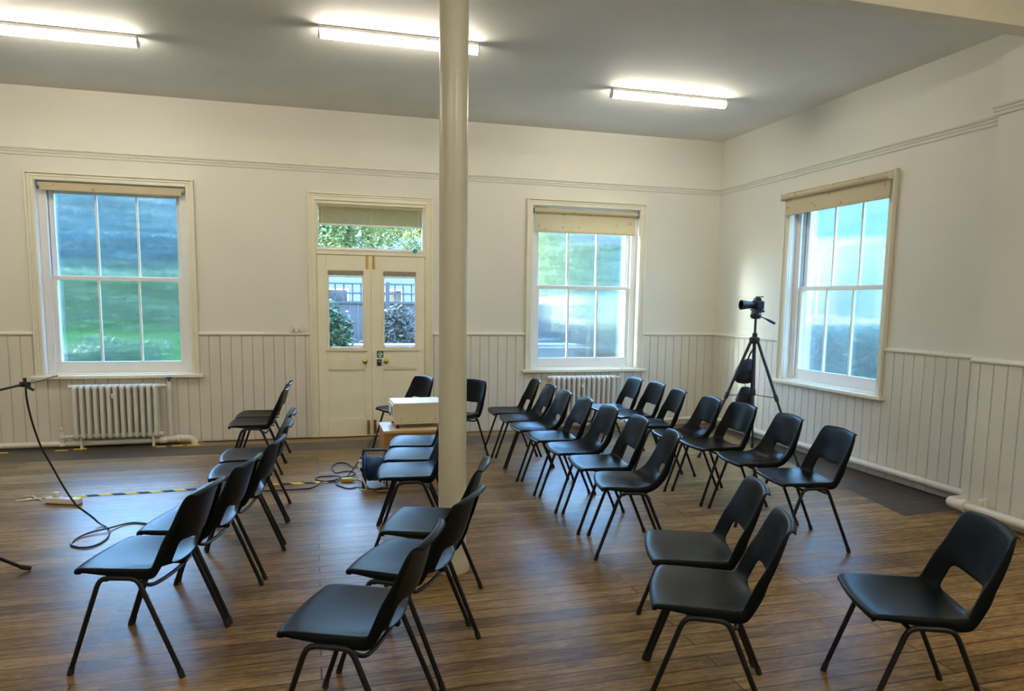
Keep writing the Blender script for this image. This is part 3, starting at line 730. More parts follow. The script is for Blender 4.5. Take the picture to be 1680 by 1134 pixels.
POS = {'L1': [-0.733, 3.412, 164.0], 'L2': [-0.603, 3.899, 165.8], 'L3': [-0.492, 4.428, 169.7], 'L4': [-0.457, 4.978, 179.9], 'L5': [-0.45, 5.475, 180.7], 'L6': [-0.545, 6.936, 177.8], 'L7': [-0.528, 7.415, 176.2],
 'M1': [0.134, 2.578, 155.8], 'M2': [0.399, 3.079, 149.0], 'M3': [0.565, 3.604, 159.9], 'M4': [0.617, 4.739, 173.6], 'M5': [0.711, 5.239, 168.0], 'M6': [0.801, 5.733, 168.0], 'D1': [0.889, 7.562, 204.1], 'D2': [1.374, 7.118, 215.9],
 'A7': [1.982, 7.201, 175.2], 'A6': [1.983, 6.707, 175.9], 'A5': [1.963, 6.215, 177.4], 'A4': [1.98, 5.729, 176.3], 'A3': [1.991, 5.224, 177.0], 'A2': [1.997, 4.704, 173.6], 'A1': [1.96, 4.165, 163.9],
 'B7': [3.146, 7.208, 177.6], 'B6': [3.178, 6.743, 177.7], 'B5': [3.113, 6.189, 171.1], 'B4': [3.124, 5.605, 173.7], 'B3': [3.172, 5.159, 179.8], 'B2': [3.171, 4.591, 171.8], 'B1': [3.136, 4.021, 171.0],
 'C1': [1.719, 2.917, 158.0], 'C2': [1.515, 2.453, 151.2], 'C3': [2.263, 2.194, 156.7]}
GR = {'L': 'black plastic chairs in the left row', 'M': 'black plastic chairs in the row along the column', 'D': 'black plastic chairs near the double door',
      'A': 'black plastic chairs in the row facing the column', 'B': 'black plastic chairs in the row nearest the right wall', 'C': 'black plastic chairs at the front right'}
LAB = {'L1': 'black plastic chair at the near end of the leftmost row, seen from behind',
 'L2': 'second black plastic chair from the camera in the leftmost row',
 'L3': 'third black plastic chair from the camera in the leftmost row',
 'L4': 'fourth black plastic chair from the camera in the leftmost row',
 'L5': 'fifth black plastic chair in the leftmost row, last before its gap',
 'L6': 'nearer black chair of the far pair left of the door',
 'L7': 'black chair at the far end of the leftmost row, closest to the back wall',
 'M1': 'large black plastic chair in the foreground centre, its legs cut by the bottom edge',
 'M2': 'black plastic chair between the foreground centre chair and the one beside the column',
 'M3': 'black plastic chair whose legs stand just in front of the column base',
 'M4': 'black plastic chair left of the column just beyond it, nearest of the three there',
 'M5': 'middle black chair of the three left of the column, behind the nearest',
 'M6': 'black chair in front of the low wooden table with the projector',
 'D1': 'black plastic chair behind the projector, in front of the double door',
 'D2': 'black plastic chair half hidden by the right side of the column',
 'A1': 'black bucket-shaped chair at the near end of the row right of the column',
 'A2': 'black wide-slotted chair second from the near end, row right of the column',
 'A3': 'black bucket-shaped chair third in the row right of the column',
 'A4': 'black chair with a folded seat crease, fourth in the row right of the column',
 'A5': 'black bucket-shaped chair fifth in the row right of the column',
 'A6': 'black bucket-shaped chair sixth in the row right of the column',
 'A7': 'black chair at the far end, row right of the column, left of the radiator',
 'B1': 'black wide-slotted chair at the near end of the row along the right wall',
 'B2': 'black bucket-shaped chair second from the near end of the right wall row',
 'B3': 'black wide-slotted chair in front of the tripod, third in the right row',
 'B4': 'black bucket-shaped chair left of the tripod, fourth in the right row',
 'B5': 'black chair fifth in the right row, third from the back wall',
 'B6': 'black chair second from the back wall in the right row',
 'B7': 'black chair at the back wall end of the right row, right of the radiator',
 'C1': 'farther black chair of the overlapping pair at the front right, its back slot showing',
 'C2': 'nearer black chair of the overlapping pair at the front right, closest to the camera',
 'C3': 'single black chair standing alone in the bottom right corner'}
BUCKET = {'A1', 'A3', 'A5', 'A6', 'B2', 'B4'}
proto = {}
for key, (x, y, a) in POS.items():
    kind = 'bucket' if key in BUCKET else 'fold'
    if kind not in proto: proto[kind] = make_chair(kind); o = proto[kind]
    else: o = copy_tree(proto[kind])
    o.location = (x, y, 0); o.rotation_euler = (0, 0, R(a)); tag(o, LAB[key], 'chair', GR[key[0]])

# ------------------------------------------------------------------ table and projector
t = empty('low_table', (.577, 6.42, 0)); tag(t, 'low wooden table with panel legs carrying the projector', 'table')
G().box(0, .60, 0, .50, .395, .42).build('tabletop', M['tabletop'], t, bevel=.003)
for x in (.006, .564): G().box(x, x+.03, .008, .49, 0, .395).build('leg', M['tableleg'], t, bevel=.002)
G().box(.036, .564, .02, .04, .30, .395).build('apron', M['tableleg'], t, bevel=.002)
G().box(.036, .564, .45, .47, .30, .395).build('apron', M['tableleg'], t, bevel=.002)
t = empty('projector', (.69, 6.53, .42)); t.rotation_euler = (0, 0, R(1.5)); tag(t, 'large cream box projector standing on the low wooden table', 'projector')
g = G(); g.box(0, .46, 0, .36, .058, .225); g.build('casing', M['proj'], t, bevel=.006)
G().box(-.004, .464, -.004, .364, .222, .236).build('lid', M['projtop'], t, bevel=.004)
G().box(.008, .452, .008, .352, .036, .058).build('base_pan', M['proj'], t, bevel=.004)
for x, y in ((.03, .03), (.43, .03), (.03, .33), (.43, .33)):
    G().lathe([(.022, 0), (.022, .008), (.009, .012), (.009, .04)], (x, y, 0), 'Z', 14).build('foot', M['rubber'], t, smooth=True)
G().box(-.012, .002, .03, .33, .065, .215).build('lens_panel', M['white'], t, bevel=.004)
for yy, zz in ((.06, .16), (.10, .16), (.14, .16)): G().box(-.014, -.011, yy, yy+.018, zz-.045, zz+.03).build('vent_slot', M['grey'], t)
G().box(-.016, -.011, .20, .29, .085, .12).build('connector', M['black'], t, bevel=.002)
g = G()
for x in (.06, .21, .38): g.lathe([(.005, 0), (.005, -.003), (.002, -.004)], (x, 0, .085), 'Y', 10)
g.build('screws', M['iron'], t)

# ------------------------------------------------------------------ cable reel, extension leads, tape
t = empty('cable_reel', (.475, 6.12, 0)); t.rotation_euler = (0, 0, R(-6)); tag(t, 'blue cable reel standing on the floor by the low table leg', 'cable reel')
def flange(x, s):
    g = G(); g.lathe([(.03, 0), (.135, s*.001), (.142, s*.008), (.135, s*.012), (.03, s*.010)], (x, 0, .155), 'X', 32); return g
flange(-.085, 1).build('flange', M['blue'], t, smooth=True)
flange(.085, -1).build('flange', M['blue'], t, smooth=True)
g = G()
for L_ in range(3):
    r = .075 + .014*L_; pts = []
    n = 11
    for k in range(n*14+1):
        a = 2*PI*k/14; x = -.066 + .132*k/(n*14) * 1.0
        if L_ % 2: x = -x
        pts.append((x, r*math.cos(a)+random.uniform(-.002, .002), .155 + r*math.sin(a)+random.uniform(-.002, .002)))
    g.tube(pts, .0068, 6)
g.build('wound_cable', M['bluecable'], t, smooth=True)
G().tube([(-.095, 0, .155), (.095, 0, .155)], .045, 18).build('hub', M['blue'], t, smooth=True)
g = G()
for x in (-.10, .10):
    g.tube(spline([(x, -.11, .008), (x, -.06, .10), (x, -.03, .20), (x, -.01, .315)], 4), .008, 8); g.tube(spline([(x, .11, .008), (x, .06, .10), (x, .03, .20), (x, .01, .315)], 4), .008, 8)
    g.tube([(x, -.12, .008), (x, .12, .008)], .008, 8)
g.tube([(-.10, 0, .315), (.10, 0, .315)], .011, 10)
g.build('stand', M['black'], t, smooth=True)
g = G(); g.box(-.108, -.088, -.05, .01, .19, .27); g.build('socket_block', M['blue'], t, bevel=.004)
g = G(); g.box(-.135, -.108, -.045, -.01, .20, .235); g.build('white_plug', M['white'], t, bevel=.004)
g = G(); g.box(-.140, -.106, .01, .05, .125, .16); g.build('black_plug', M['black'], t, bevel=.004)
def cable(name, pts, r, m, label, n=6, cat='cable'):
    o = G().tube(spline(pts, n), r, 8).build(name, m, smooth=True); tag(o, label, cat); return o
z = .006
cA = [(.35, 6.30, .14), (.345, 6.42, .10), (.335, 6.6, .05), (.31, 6.85, .012), (.27, 7.02, z), (.19, 7.05, z), (.14, 6.93, z), (.13, 6.8, z), (.16, 6.64, z), (.22, 6.67, z), (.29, 6.67, z), (.33, 6.59, z), (.29, 6.46, z+.01), (.24, 6.43, z+.01), (.18, 6.38, z), (.11, 6.34, z), (.04, 6.36, z), (-.02, 6.43, z), (.01, 6.52, z), (.09, 6.53, z), (.17, 6.48, z+.008), (.2, 6.4, z+.008), (.17, 6.3, z+.012), (.15, 6.22, z), (.19, 6.13, z), (.25, 6.05, z), (.32, 6.08, z)]
cable('power_cable', cA, .0052, M['cable'], 'black cable looping on the floor left of the blue reel')
cB = [(.62, 6.95, .36), (.55, 6.9, .30), (.45, 6.75, .20), (.36, 6.62, .10), (.29, 6.54, .03), (.25, 6.47, z), (.21, 6.4, .02), (.13, 6.315, .02), (.03, 6.29, .014), (-.02, 6.2, z), (-.06, 6.14, z), (-.11, 6.13, z), (-.25, 6.12, z), (-.5, 6.13, z)]
cable('power_cable', cB, .0052, M['cable'], 'black cable hanging from the projector table and trailing left along the floor')
cC = [(.33, 6.075, z), (.42, 6.0, z), (.50, 5.97, z), (.58, 5.99, z), (.62, 5.98, z), (.57, 5.95, z+.01), (.52, 5.98, z+.01), (.46, 5.96, z), (.46, 5.90, z), (.51, 5.86, z), (.60, 5.88, z)]
cable('power_cable', cC, .0050, M['cable'], 'black cable coiled under the middle chairs beside the blue reel')
t = empty('lead_connector', (.245, 6.305, 0)); t.rotation_euler = (0, 0, R(-8)); tag(t, 'bright yellow plug connector lying on the floor left of the reel', 'plug')
G().box(-.05, .05, -.022, .022, .002, .036).build('body', M['yellow'], t, bevel=.008)
G().lathe([(.014, .05), (.012, .065), (.008, .085)], (0, 0, .018), 'X', 12).build('strain_relief', M['yellow'], t, smooth=True)
cable('power_cable', [(.33, 6.29, .018), (.37, 6.25, z), (.40, 6.14, z), (.41, 6.02, .01)], .005, M['cable'], 'short black lead from the yellow connector to the blue reel')
cable('reel_lead', [(.345, 6.10, .21), (.337, 6.08, .18), (.35, 6.03, .13), (.375, 5.97, .07), (.39, 5.95, .03), (.375, 5.965, .01), (.345, 6.0, .009)], .0062, M['wcable'], 'white lead hanging down the side of the blue cable reel')
# hazard tape over the cable
def tape(name, pts, w, m, label, cat='tape', zz=.0035, th=.003):
    P_ = spline(pts, 4); g = G(); vs = []; fs = []
    for i, p in enumerate(P_):
        d = (P_[min(i+1, len(P_)-1)] - P_[max(i-1, 0)]); d.z = 0; d.normalize(); n = Vector((-d.y, d.x, 0)) * w/2
        for q in (p - n, p + n): vs += [(q.x, q.y, zz-th), (q.x, q.y, zz)]
    for i in range(len(P_)-1):
        a = i*4; b = a+4
        fs += [(a+1, b+1, b+3, a+3), (a, a+2, b+2, b), (a, b, b+1, a+1), (a+2, a+3, b+3, b+2)]
    fs += [(0, 1, 3, 2), (len(vs)-4, len(vs)-2, len(vs)-1, len(vs)-3)]
    g.add(vs, fs); return tag(g.build(name, m), label, cat)
tape('hazard_tape', [(-2.22, 6.285, 0), (-1.95, 6.27, 0), (-1.7, 6.295, 0), (-1.3, 6.30, 0), (-.9, 6.335, 0), (-.5, 6.345, 0), (0, 6.33, 0), (.17, 6.325, 0)], .05, M['stripes'], 'yellow and black hazard tape stuck across the floorboards')
for x, y, w, a, lab in ((-3.1, 8.22, .12, 3, 'yellow tape scrap at the far left below the pipe'), (-2.56, 8.235, .11, 2, 'yellow tape scrap below the left end of the radiator'), (-2.40, 8.285, .12, 8, 'yellow tape scrap a little right of the radiator valve'),
                   (-1.62, 8.255, .10, -4, 'yellow tape scrap below the radiator riser pipe'), (-1.46, 8.265, .10, 2, 'yellow tape scrap left of the pipe elbow'), (-1.30, 8.275, .12, 4, 'yellow tape scrap under the pipe elbow'), (.33, 8.40, .10, 1, 'yellow tape scrap at the foot of the left door leaf')):
    o = G().box(-w/2, w/2, -.024, .024, .0005, .0035).build('tape_scrap', M['yellow']); o.location = (x, y, 0); o.rotation_euler = (0, 0, R(a)); tag(o, lab, 'tape', 'yellow tape scraps along the back wall')
cable('wall_cable', [(-1.22, YB-.04, .008), (-.9, YB-.05, .008), (-.4, YB-.045, .008), (0, YB-.06, .008), (.4, YB-.075, .008), (.75, YB-.06, .008), (1.3, YB-.05, .008)], .0055, M['cable'], 'thin black cable lying along the foot of the back wall to the door')
# power strip
t = empty('power_strip', (-1.895, 6.085, 0)); t.rotation_euler = (0, 0, R(-22)); tag(t, 'white power strip lying on the floor beside the hazard tape', 'power strip')
G().box(-.135, .135, -.03, .03, .006, .048).build('casing', M['white'], t, bevel=.005)
G().box(-.132, .132, -.028, .028, 0, .007).build('base', M['black'], t)
G().box(-.09, -.05, -.012, .028, .048, .088).build('plug', M['white'], t, bevel=.006)
for x in (0, .06, .11): G().box(x-.012, x+.012, -.012, .012, .0475, .0486).build('outlet', M['grey'], t)
cable('extension_lead', [(-2.02, 6.135, .026), (-2.07, 6.17, .018), (-2.10, 6.22, .010), (-2.16, 6.29, .012), (-2.20, 6.35, .008), (-2.27, 6.36, .006)], .0055, M['wcable'], 'white lead running from the power strip to the end of the tape')
cable('extension_lead', [(-1.97, 6.115, .075), (-1.99, 6.2, .05), (-2.05, 6.27, .014), (-2.13, 6.25, .01), (-2.22, 6.23, .008), (-2.27, 6.22, .008)], .0055, M['wcable'], 'white lead from the plug on the power strip, curling left')

# ------------------------------------------------------------------ microphone stand at the left edge and its cable
t = empty('microphone_stand', (-2.02, 4.45, 0)); tag(t, 'black boom microphone stand cut off by the left edge', 'stand')
for k, a in enumerate((22, 142, 262)):
    d = Vector((math.cos(R(a)), math.sin(R(a)), 0))
    lg = G().tube([Vector((0, 0, .30)) + d*.02, d*.40 + Vector((0, 0, .016))], .0105, 12).build('leg', M['leg'], t, smooth=True)
    G().tube([d*.375 + Vector((0, 0, .034)), d*.425 + Vector((0, 0, .013))], .0145, 12).build('rubber_foot', M['rubber'], lg, smooth=True)
    G().tube([Vector((0, 0, .17)) + d*.016, d*.22 + Vector((0, 0, .15))], .005, 8).build('strut', M['leg'], t, smooth=True)
G().tube([(0, 0, .10), (0, 0, .98)], .0105, 14).build('pole', M['leg'], t, smooth=True)
G().lathe([(.02, .26), (.024, .27), (.024, .34), (.02, .35)], (0, 0, 0), 'Z', 16).build('collar', M['black'], t, smooth=True)
b0 = Vector((-.17, -.30, .955)); b1 = Vector((.29, .55, 1.055)); b2 = Vector((.40, .77, 1.082))
G().tube([b0, b1], .0075, 12).build('boom', M['leg'], t, smooth=True)
G().tube([b1, b2], .0062, 12).build('boom_tip', M['grey'], t, smooth=True)
g = G(); g.cbox((.29, .55, 1.052), (.034, .05, .03), Matrix.Rotation(R(62), 3, 'Z')); g.tube([(.29, .55, 1.06), (.29, .55, 1.092)], .010, 10); g.tube([(.29, .55, 1.045), (.335, .55, 1.015)], .009, 10)
g.build('clamp', M['black'], t, smooth=True)
g = G(); g.lathe([(.02, -.025), (.026, -.02), (.026, .02), (.02, .025)], (0, 0, .985), 'Y', 16); g.build('swivel', M['black'], t, smooth=True)
mc = [(-1.727, 5.0, 1.045), (-1.726, 5.0, .96), (-1.717, 5.03, .822), (-1.696, 5.08, .656), (-1.654, 5.13, .504), (-1.614, 5.2, .343), (-1.582, 5.3, .197), (-1.554, 5.36, .135), (-1.52, 5.41, .075), (-1.485, 5.44, .018), (-1.41, 5.35, .007), (-1.37, 5.23, .007), (-1.355, 5.10, .007), (-1.38, 4.99, .007), (-1.43, 4.945, .007), (-1.49, 4.97, .007), (-1.54, 5.03, .007), (-1.55, 5.12, .007), (-1.52, 5.21, .009), (-1.46, 5.26, .016), (-1.395, 5.30, .018), (-1.35, 5.38, .01), (-1.30, 5.43, .007), (-1.24, 5.43, .007), (-1.16, 5.38, .007), (-1.05, 5.32, .007)]
cable('microphone_cable', mc, .0062, M['cable'], 'black cable hanging from the stand at the left and looping on the floor')

# ------------------------------------------------------------------ tripod, camera, hanging bags
TX, TY = 4.36, 6.42
t = empty('camera_tripod', (TX, TY, 0)); tag(t, 'tall black tripod in the right corner holding a camera', 'tripod')
feet = [(3.82-TX, 6.5-TY), (4.575-TX, 5.89-TY), (4.70-TX, 6.86-TY)]
for fx, fy in feet:
    d = Vector((fx, fy, 0)); u = d.normalized()
    A = u*.035 + Vector((0, 0, 1.235)); B = d + Vector((0, 0, .012)); m1 = A.lerp(B, .46); m2 = A.lerp(B, .78)
    lg = G().tube([A, m1], .0155, 12).build('leg', M['black'], t, smooth=True)
    G().tube([A.lerp(B, .44), m2], .0125, 12).build('lower_tube', M['grey'] if (fx, fy) == feet[2] else M['black'], lg, smooth=True)
    G().tube([m2, B], .010, 12).build('foot_tube', M['black'], lg, smooth=True)
    G().tube([A.lerp(B, .44), A.lerp(B, .49)], .0215, 12).build('clamp', M['black'], lg, smooth=True)
    G().tube([A.lerp(B, .965), B], [.014, .019], 12).build('rubber_foot', M['rubber'], lg, smooth=True)
    G().tube([Vector((0, 0, .675)), A.lerp(B, .465)], .004, 8).build('brace', M['leg'], t, smooth=True)
G().lathe([(.020, 1.20), (.050, 1.215), (.055, 1.24), (.050, 1.265), (.026, 1.275), (.026, 1.305), (.017, 1.315)], (0, 0, 0), 'Z', 18).build('spider', M['black'], t, smooth=True)
G().tube([(0, 0, .55), (0, 0, 1.22)], .017, 14).build('lower_column', M['black'], t, smooth=True)
G().tube([(0, 0, 1.22), (0, 0, 1.47)], .0125, 14).build('centre_column', M['black'], t, smooth=True)
g = G(); g.lathe([(.03, 1.455), (.052, 1.465), (.058, 1.485), (.055, 1.505), (.048, 1.515)], (0, 0, 0), 'Z', 18); g.box(-.035, .04, -.03, .03, 1.505, 1.545); g.box(-.045, .05, -.035, .035, 1.54, 1.552)
g.tube([(.04, 0, 1.525), (.085, 0, 1.535)], .011, 10); g.tube([(.075, -.018, 1.535), (.075, .018, 1.535)], .014, 10)
g.build('pan_head', M['black'], t, smooth=True)
G().tube(spline([(.04, -.01, 1.485), (.09, -.012, 1.465), (.13, -.014, 1.45), (.20, -.016, 1.418), (.215, -.016, 1.412)], 4), [.006]*5+[.007, .008, .009, .011, .013]+[.014]*7, 10).build('handle', M['black'], t, smooth=True)
# camera
t = empty('camera', (TX, TY, 1.552)); t.rotation_euler = (0, 0, R(176)); tag(t, 'black camera with a hooded lens on top of the tripod', 'camera')
# +X local = lens direction
g = G(); g.box(-.055, .02, -.066, .066, .0, .088); g.build('body', M['black'], t, bevel=.012, seg=3)
g = G(); g.prism([(-.045, .085), (-.035, .118), (-.005, .126), (.022, .108), (.03, .085)], -.03, .03, 'Y'); g.build('viewfinder_hump', M['black'], t, bevel=.004)
g = G(); g.box(-.072, .006, -.012, .012, .124, .134); g.build('hot_shoe_unit', M['black'], t, bevel=.002)
G().lathe([(.032, .02), (.036, .03), (.036, .075), (.038, .08), (.038, .11)], (0, 0, .045), 'X', 24).build('lens', M['black'], t, smooth=True)
G().lathe([(.038, .10), (.041, .11), (.050, .172), (.048, .172), (.038, .115)], (0, 0, .045), 'X', 24).build('lens_hood', M['black'], t, smooth=True)
G().box(-.045, .05, -.032, .032, -.001, .006).build('quick_release_plate', M['black'], t)
def sack(name, c, dims, m, label, prof, tilt=0):
    t = empty(name, c); tag(t, label, 'bag')
    vs = []; fs = []; n = 20; k = len(prof)
    for i, (zz, w, ox) in enumerate(prof):
        for j in range(n):
            a = 2*PI*j/n; ca, sa = math.cos(a), math.sin(a)
            e = .75
            vs.append((ox + math.copysign(abs(ca)**e, ca)*w*dims[0], math.copysign(abs(sa)**e, sa)*w*dims[1], zz*dims[2]))
    for i in range(k-1):
        for j in range(n): fs.append((i*n+j, i*n+(j+1) % n, (i+1)*n+(j+1) % n, (i+1)*n+j))
    fs += [tuple(range(n-1, -1, -1)), tuple((k-1)*n+j for j in range(n))]
    g = G(); g.add(vs, fs); g.build('bag_body', m, t, smooth=True, angle=70)
    return t
bg = sack('camera_bag', (TX-.045, TY+.078, .78), (.115, .06, .26), M['bag'], 'round black camera bag hanging from the tripod, above the pouch',
     [(0, .25, 0), (.03, .62, 0), (.12, .90, 0), (.3, 1.0, 0), (.5, .95, .004), (.7, .78, .012), (.85, .58, .022), (.95, .40, .032), (1.0, .2, .04)])
G().tube(spline([(.03, 0, .25), (.035, -.02, .30), (.045, -.055, .36), (.045, -.078, .42)], 4), .008, 8).build('strap', M['bag'], bg, smooth=True)
G().box(-.06, .05, -.068, -.056, .06, .15).build('front_pocket', M['bag'], bg, bevel=.006)
bg = sack('lens_pouch', (TX-.035, TY+.07, .555), (.095, .05, .19), M['bag'], 'small black pouch hanging on the tripod below the round bag',
     [(0, .7, -.01), (.05, .92, -.01), (.3, 1.0, -.008), (.5, .9, -.003), (.8, .68, .004), (.95, .58, .006), (1.0, .4, .006)])
G().tube(spline([(.0, 0, .185), (.0, .0, .205), (-.005, .004, .222), (-.008, .006, .235)], 4), .005, 8).build('strap', M['grey'], bg, smooth=True)
G().tube([(.06, -.02, .0), (.062, -.02, .10), (.05, -.02, .17)], .005, 6).build('side_cord', M['bag'], bg, smooth=True)

# ------------------------------------------------------------------ outside
struct(G().box(-40, 45, YB+WT, 70, -.35, -.2).build('ground', M['grass']), 'green lawn outside the windows')
struct(G().box(XR+WT, 45, -30, YB+WT, -.35, -.2).build('ground_side', M['grass']), 'grass outside the right window')
struct(G().box(-1.2, 4.5, YB+WT, 11, -.25, -.15).build('terrace', M['paving']), 'pale paving outside the door')
def crown(c, rad, n, ls, seed, squash=1.0):
    rnd = random.Random(seed); g = G(); c = Vector(c)
    cl = [(Vector((rnd.gauss(0, .45), rnd.gauss(0, .45), rnd.gauss(0, .45))), rnd.uniform(.35, .6)) for _ in range(14)]
    for k in range(n):
        cc, cr = rnd.choice(cl)
        d = Vector((rnd.gauss(0, 1), rnd.gauss(0, 1), rnd.gauss(0, 1))).normalized() * cr * rnd.uniform(.5, 1)
        q = cc + d
        if q.length > 1.25: q *= 1.25/q.length
        p = c + Vector((q.x*rad[0], q.y*rad[1], q.z*rad[2]))
        a = Vector((rnd.gauss(0, 1), rnd.gauss(0, 1), rnd.gauss(0, .6))).normalized(); b = a.orthogonal().normalized()
        b.rotate(Matrix.Rotation(rnd.uniform(0, 6.28), 3, a)); s = ls * rnd.uniform(.6, 1.3)
        nrm = a.cross(b)
        g.add([p - a*s, p + b*s*.35 + nrm*s*.08, p + a*s, p - b*s*.35 + nrm*s*.08], [(0, 1, 2), (0, 2, 3)])
    return g
def tree(x, y, h, rad, n, ls, m, label, seed, cat='tree', name='tree', tr=.12):
    t = empty(name, (x, y, -.2)); tag(t, label, cat)
    crown((0, 0, h), rad, n, ls, seed).build('foliage', M[m], t)
    g = G(); g.tube(spline([(0, 0, 0), (.05, .02, h*.4), (-.04, .05, h*.8), (0, 0, h)], 4), [tr*(1-.5*i/12) for i in range(13)], 10)
    rnd = random.Random(seed)
    for k in range(5):
        a = rnd.uniform(0, 6.28); g.tube([(0, 0, h*.75), (rad[0]*.5*math.cos(a), rad[1]*.5*math.sin(a), h+rad[2]*.3)], tr*.35, 6)
    g.build('trunk', M['bark'], t, smooth=True); return t
tree(.25, 20.6, 4.2, (1.4, 1.15, 1.6), 10000, .075, 'leaf_lime', 'yellow-green tree beyond the fence, left of the fanlight view', 4)
tree(3.35, 21, 4.1, (1.4, 1.2, 1.7), 10000, .075, 'leaf_lime', 'yellow-green tree beyond the fence, right of the fanlight view', 5)
tree(1.9, 24.6, 4.6, (1.6, 1.2, 1.6), 9000, .085, 'leaf_lime', 'yellow-green tree farther back, in the middle of the fanlight view', 16)
tree(5.9, 14.9, 3.0, (.85, .8, 1.4), 3000, .12, 'leaf_mid', 'green tree seen at the left of the window right of the column', 6)
tree(-4.9, 10.6, 3.3, (1.25, 1.35, 2.1), 11000, .17, 'leaf_dark', 'unseen dense tree added to block sun from the left window and door', 15)  # out of view, added to keep sun off the left window and door
tree(-4.2, 14.6, .62, (1.5, .5, .55), 2400, .11, 'leaf_mid', 'low green bush on the lawn outside the left window', 8, 'bush', 'bush', .04)
tree(.10, 10.75, 1.15, (.36, .32, .80), 3200, .06, 'leaf_mid', 'bright green leafy shrub just outside the left door leaf', 9, 'shrub', 'shrub', .03)
tree(1.55, 13.45, 1.0, (.75, .22, .62), 4200, .055, 'ivy', 'grey tangled ivy against the fence outside the right door leaf', 10, 'shrub', 'ivy_bush', .03)
def hedge(x0, x1, y, h, m, label, seed, n=9000, ls=.3):
    t = empty('hedge', (x0, y, -.2)); tag(t, label, 'hedge')
    G().box(0, x1-x0, .4, 1.4, 0, h).build('core', M[m], t)
    rnd = random.Random(seed); g = G()
    for k in range(n):
        p = Vector((rnd.uniform(-.2, x1-x0+.2), rnd.uniform(0, .5), rnd.uniform(.1, h+.2)))
        if rnd.random() < .12: p.y = rnd.uniform(.2, 1.4); p.z = h + rnd.uniform(-.1, .35)
        a = Vector((rnd.gauss(0, 1), rnd.gauss(0, 1), rnd.gauss(0, .6))).normalized(); b = a.orthogonal().normalized(); b.rotate(Matrix.Rotation(rnd.uniform(0, 6.28), 3, a)); s_ = ls*rnd.uniform(.6, 1.3)
        g.add([p - a*s_, p + b*s_*.4, p + a*s_, p - b*s_*.4], [(0, 1, 2), (0, 2, 3)])
    g.build('foliage', M[m], t); return t
hedge(-40, 1.5, 44, 4.9, 'leaf_hedge', 'tall dark blue-green hedge at the far end of the lawn', 21, 12000, .4)
hedge(-36, -1.5, 40, 2.75, 'leaf_band', 'lower lime green hedge in front of the dark hedge on the lawn', 23, 9000, .3)
hedge(-39, 3.0, 54, 14.0, 'leaf_blue', 'added pale blue hedge covering the bright sky behind the lawn', 24, 12000, .5)  # added to hide the bright sky, coloured like hazy blue distance
hedge(5.5, 44, 48, 12.0, 'leaf_pale', 'tall pale green hedge beyond the gravel yard', 22, 12000, .45)
t = empty('garden_wall', (6.2, 36, -.2)); tag(t, 'long pale tan garden wall beyond the gravel yard', 'wall')
G().box(0, 24, 0, .3, 0, 2.2).build('masonry', M['brick_pale'], t)
G().box(-.05, 24.05, -.05, .35, 2.2, 2.3).build('coping', M['render_wall'], t, bevel=.01)
# fence with trellis top
t = empty('garden_fence', (0, 14, -.2)); tag(t, 'dark timber fence with a square trellis top outside the door', 'fence')
g = G(); x = -2.2
while x < 4.6: g.box(x, x+.145, 0, .025, 0, 1.72); x += .15
g.build('boards', M['fence'], t)
g = G(); g.box(-2.2, 4.6, -.03, .04, 1.72, 1.765)
G_ = g.build('cap_rail', M['trellis'], t)
g = G(); x = -2.2
while x < 4.6: g.box(x, x+.03, .0, .02, 1.765, 2.11); x += .16
for zz in (1.90, 2.08): g.box(-2.2, 4.6, -.018, .002, zz, zz+.032)
g.build('trellis', M['trellis'], t)
for x in (-2.2, -.4, 1.35, 3.1, 4.55): G().box(x-.04, x+.04, -.05, .03, 0, 2.14).build('post', M['trellis'], t)
t = empty('garden_wall', (0, 11.3, -.2)); tag(t, 'low pale garden wall with a coping outside the door', 'wall')
G().box(-.9, 4.2, 0, .3, 0, 1.04).build('masonry', M['render_wall'], t)
G().box(-.95, 4.25, -.05, .35, 1.04, 1.10).build('coping', M['render_wall'], t, bevel=.01)
# buildings
def house(name, loc, rz, w, d, h, m, wins, label):
    t = empty(name, loc, rz); tag(t, label, 'building')
    G().box(0, w, 0, d, 0, h).build('walls', M[m], t)
    G().prism([(-.3, h), (d/2, h+1.6), (d+.3, h)], -.3, w+.3, 'X').build('roof', M['slate'], t)
    for x0, x1, z0, z1 in wins:
        f = G().box(x0-.08, x1+.08, -.03, .02, z0-.08, z1+.08).build('window', M['brick_pale'], t)
        G().box(x0, x1, -.04, 0, z0, z1).build('pane', M['dark_pane'], f)
    return t
struct(G().box(3.9, 36, 12.6, 60, -.21, -.19).build('ground_yard', paint('pale_gravel', (.045, .036, .022), .9, .15, 2, .3, 20, spec=0)), 'pale gravel yard outside the window right of the column')
tree(7.2, 17.6, .75, (1.3, .5, .62), 2600, .12, 'leaf_dark', 'dark bush on the gravel yard outside the window', 11, 'bush', 'bush', .04)
house('garden_cottage', (-.8, 33, -.2), 0, 6, 4, 3.2, 'render_wall', [(1.2, 2.2, 1.0, 2.2), (3.6, 4.6, 1.0, 2.2)], 'pale cottage beyond the fence outside the door')
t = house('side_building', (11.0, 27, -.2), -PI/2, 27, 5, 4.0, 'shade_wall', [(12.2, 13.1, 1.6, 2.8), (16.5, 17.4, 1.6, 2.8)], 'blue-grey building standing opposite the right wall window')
tree(9.6, 11.3, .75, (.6, 2.6, .85), 4200, .13, 'leaf_dark', 'dark teal bush outside the right wall window', 12, 'bush', 'bush', .04)

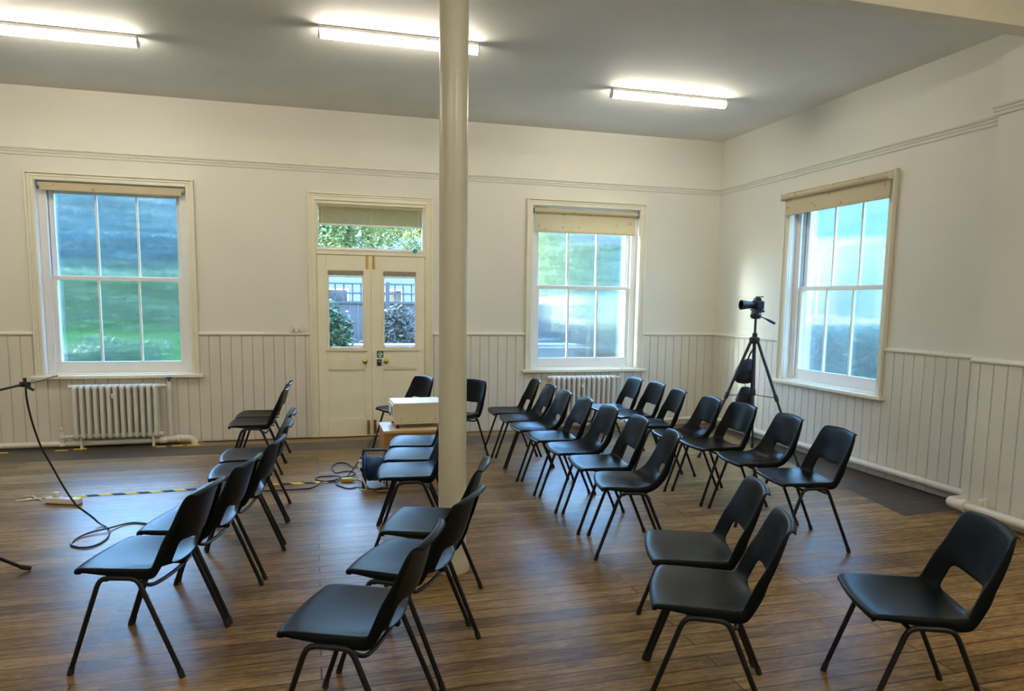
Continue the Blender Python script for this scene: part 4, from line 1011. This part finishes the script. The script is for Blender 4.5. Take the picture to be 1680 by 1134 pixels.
# ------------------------------------------------------------------ sky, sun
w = bpy.data.worlds.new('sky'); S.world = w; w.use_nodes = True; nt = w.node_tree; nt.nodes.clear()
out = nt.nodes.new('ShaderNodeOutputWorld'); bgn = nt.nodes.new('ShaderNodeBackground'); sk = nt.nodes.new('ShaderNodeTexSky')
sk.sky_type = 'NISHITA'; sk.sun_disc = False; sk.sun_elevation = R(32); sk.sun_rotation = R(-70); sk.altitude = 50; sk.air_density = 1.2; sk.dust_density = .6; sk.ozone_density = 2.0
bgn.inputs[1].default_value = 8.0
tint = nt.nodes.new('ShaderNodeMix'); tint.data_type = 'RGBA'; tint.blend_type = 'MULTIPLY'; tint.inputs['Factor'].default_value = 1; tint.inputs['B'].default_value = (.76, .93, 1.08, 1)
nt.links.new(sk.outputs[0], tint.inputs['A']); nt.links.new(tint.outputs['Result'], bgn.inputs[0]); nt.links.new(bgn.outputs[0], out.inputs[0])
sd = bpy.data.lights.new('sun', 'SUN'); sd.energy = 34.0; sd.angle = R(14); sd.color = (1, .93, .82)
so = bpy.data.objects.new('sun', sd); COL.objects.link(so)
so.rotation_euler = Vector((.88, -.40, -.24)).to_track_quat('-Z', 'Y').to_euler()

# ------------------------------------------------------------------ camera
FPX = 1169.674
fw = Vector((0.26468871, 0.95746633, -0.11488306)); rt = Vector((0.96417557, -0.26491872, 0.01354102)); up = Vector((0.0174696, 0.1143516, 0.99328663))
cd = bpy.data.cameras.new('camera'); cd.sensor_fit = 'HORIZONTAL'; cd.sensor_width = 36; cd.lens = 36*FPX/1680; cd.shift_y = 63.07/1680
cd.clip_start = .05; cd.clip_end = 300
co = bpy.data.objects.new('view_camera', cd); COL.objects.link(co)
co.matrix_world = Matrix(((rt.x, up.x, -fw.x, 0), (rt.y, up.y, -fw.y, 0), (rt.z, up.z, -fw.z, 1.6), (0, 0, 0, 1)))
S.camera = co
S.view_settings.view_transform = 'Standard'; S.view_settings.look = 'None'; S.view_settings.gamma = 1; S.view_settings.exposure = 0.3
S.view_settings.use_curve_mapping = False
S.cycles.max_bounces = 14; S.cycles.transmission_bounces = 10; S.cycles.transparent_max_bounces = 12; S.cycles.diffuse_bounces = 6
S.cycles.sample_clamp_indirect = 5.0
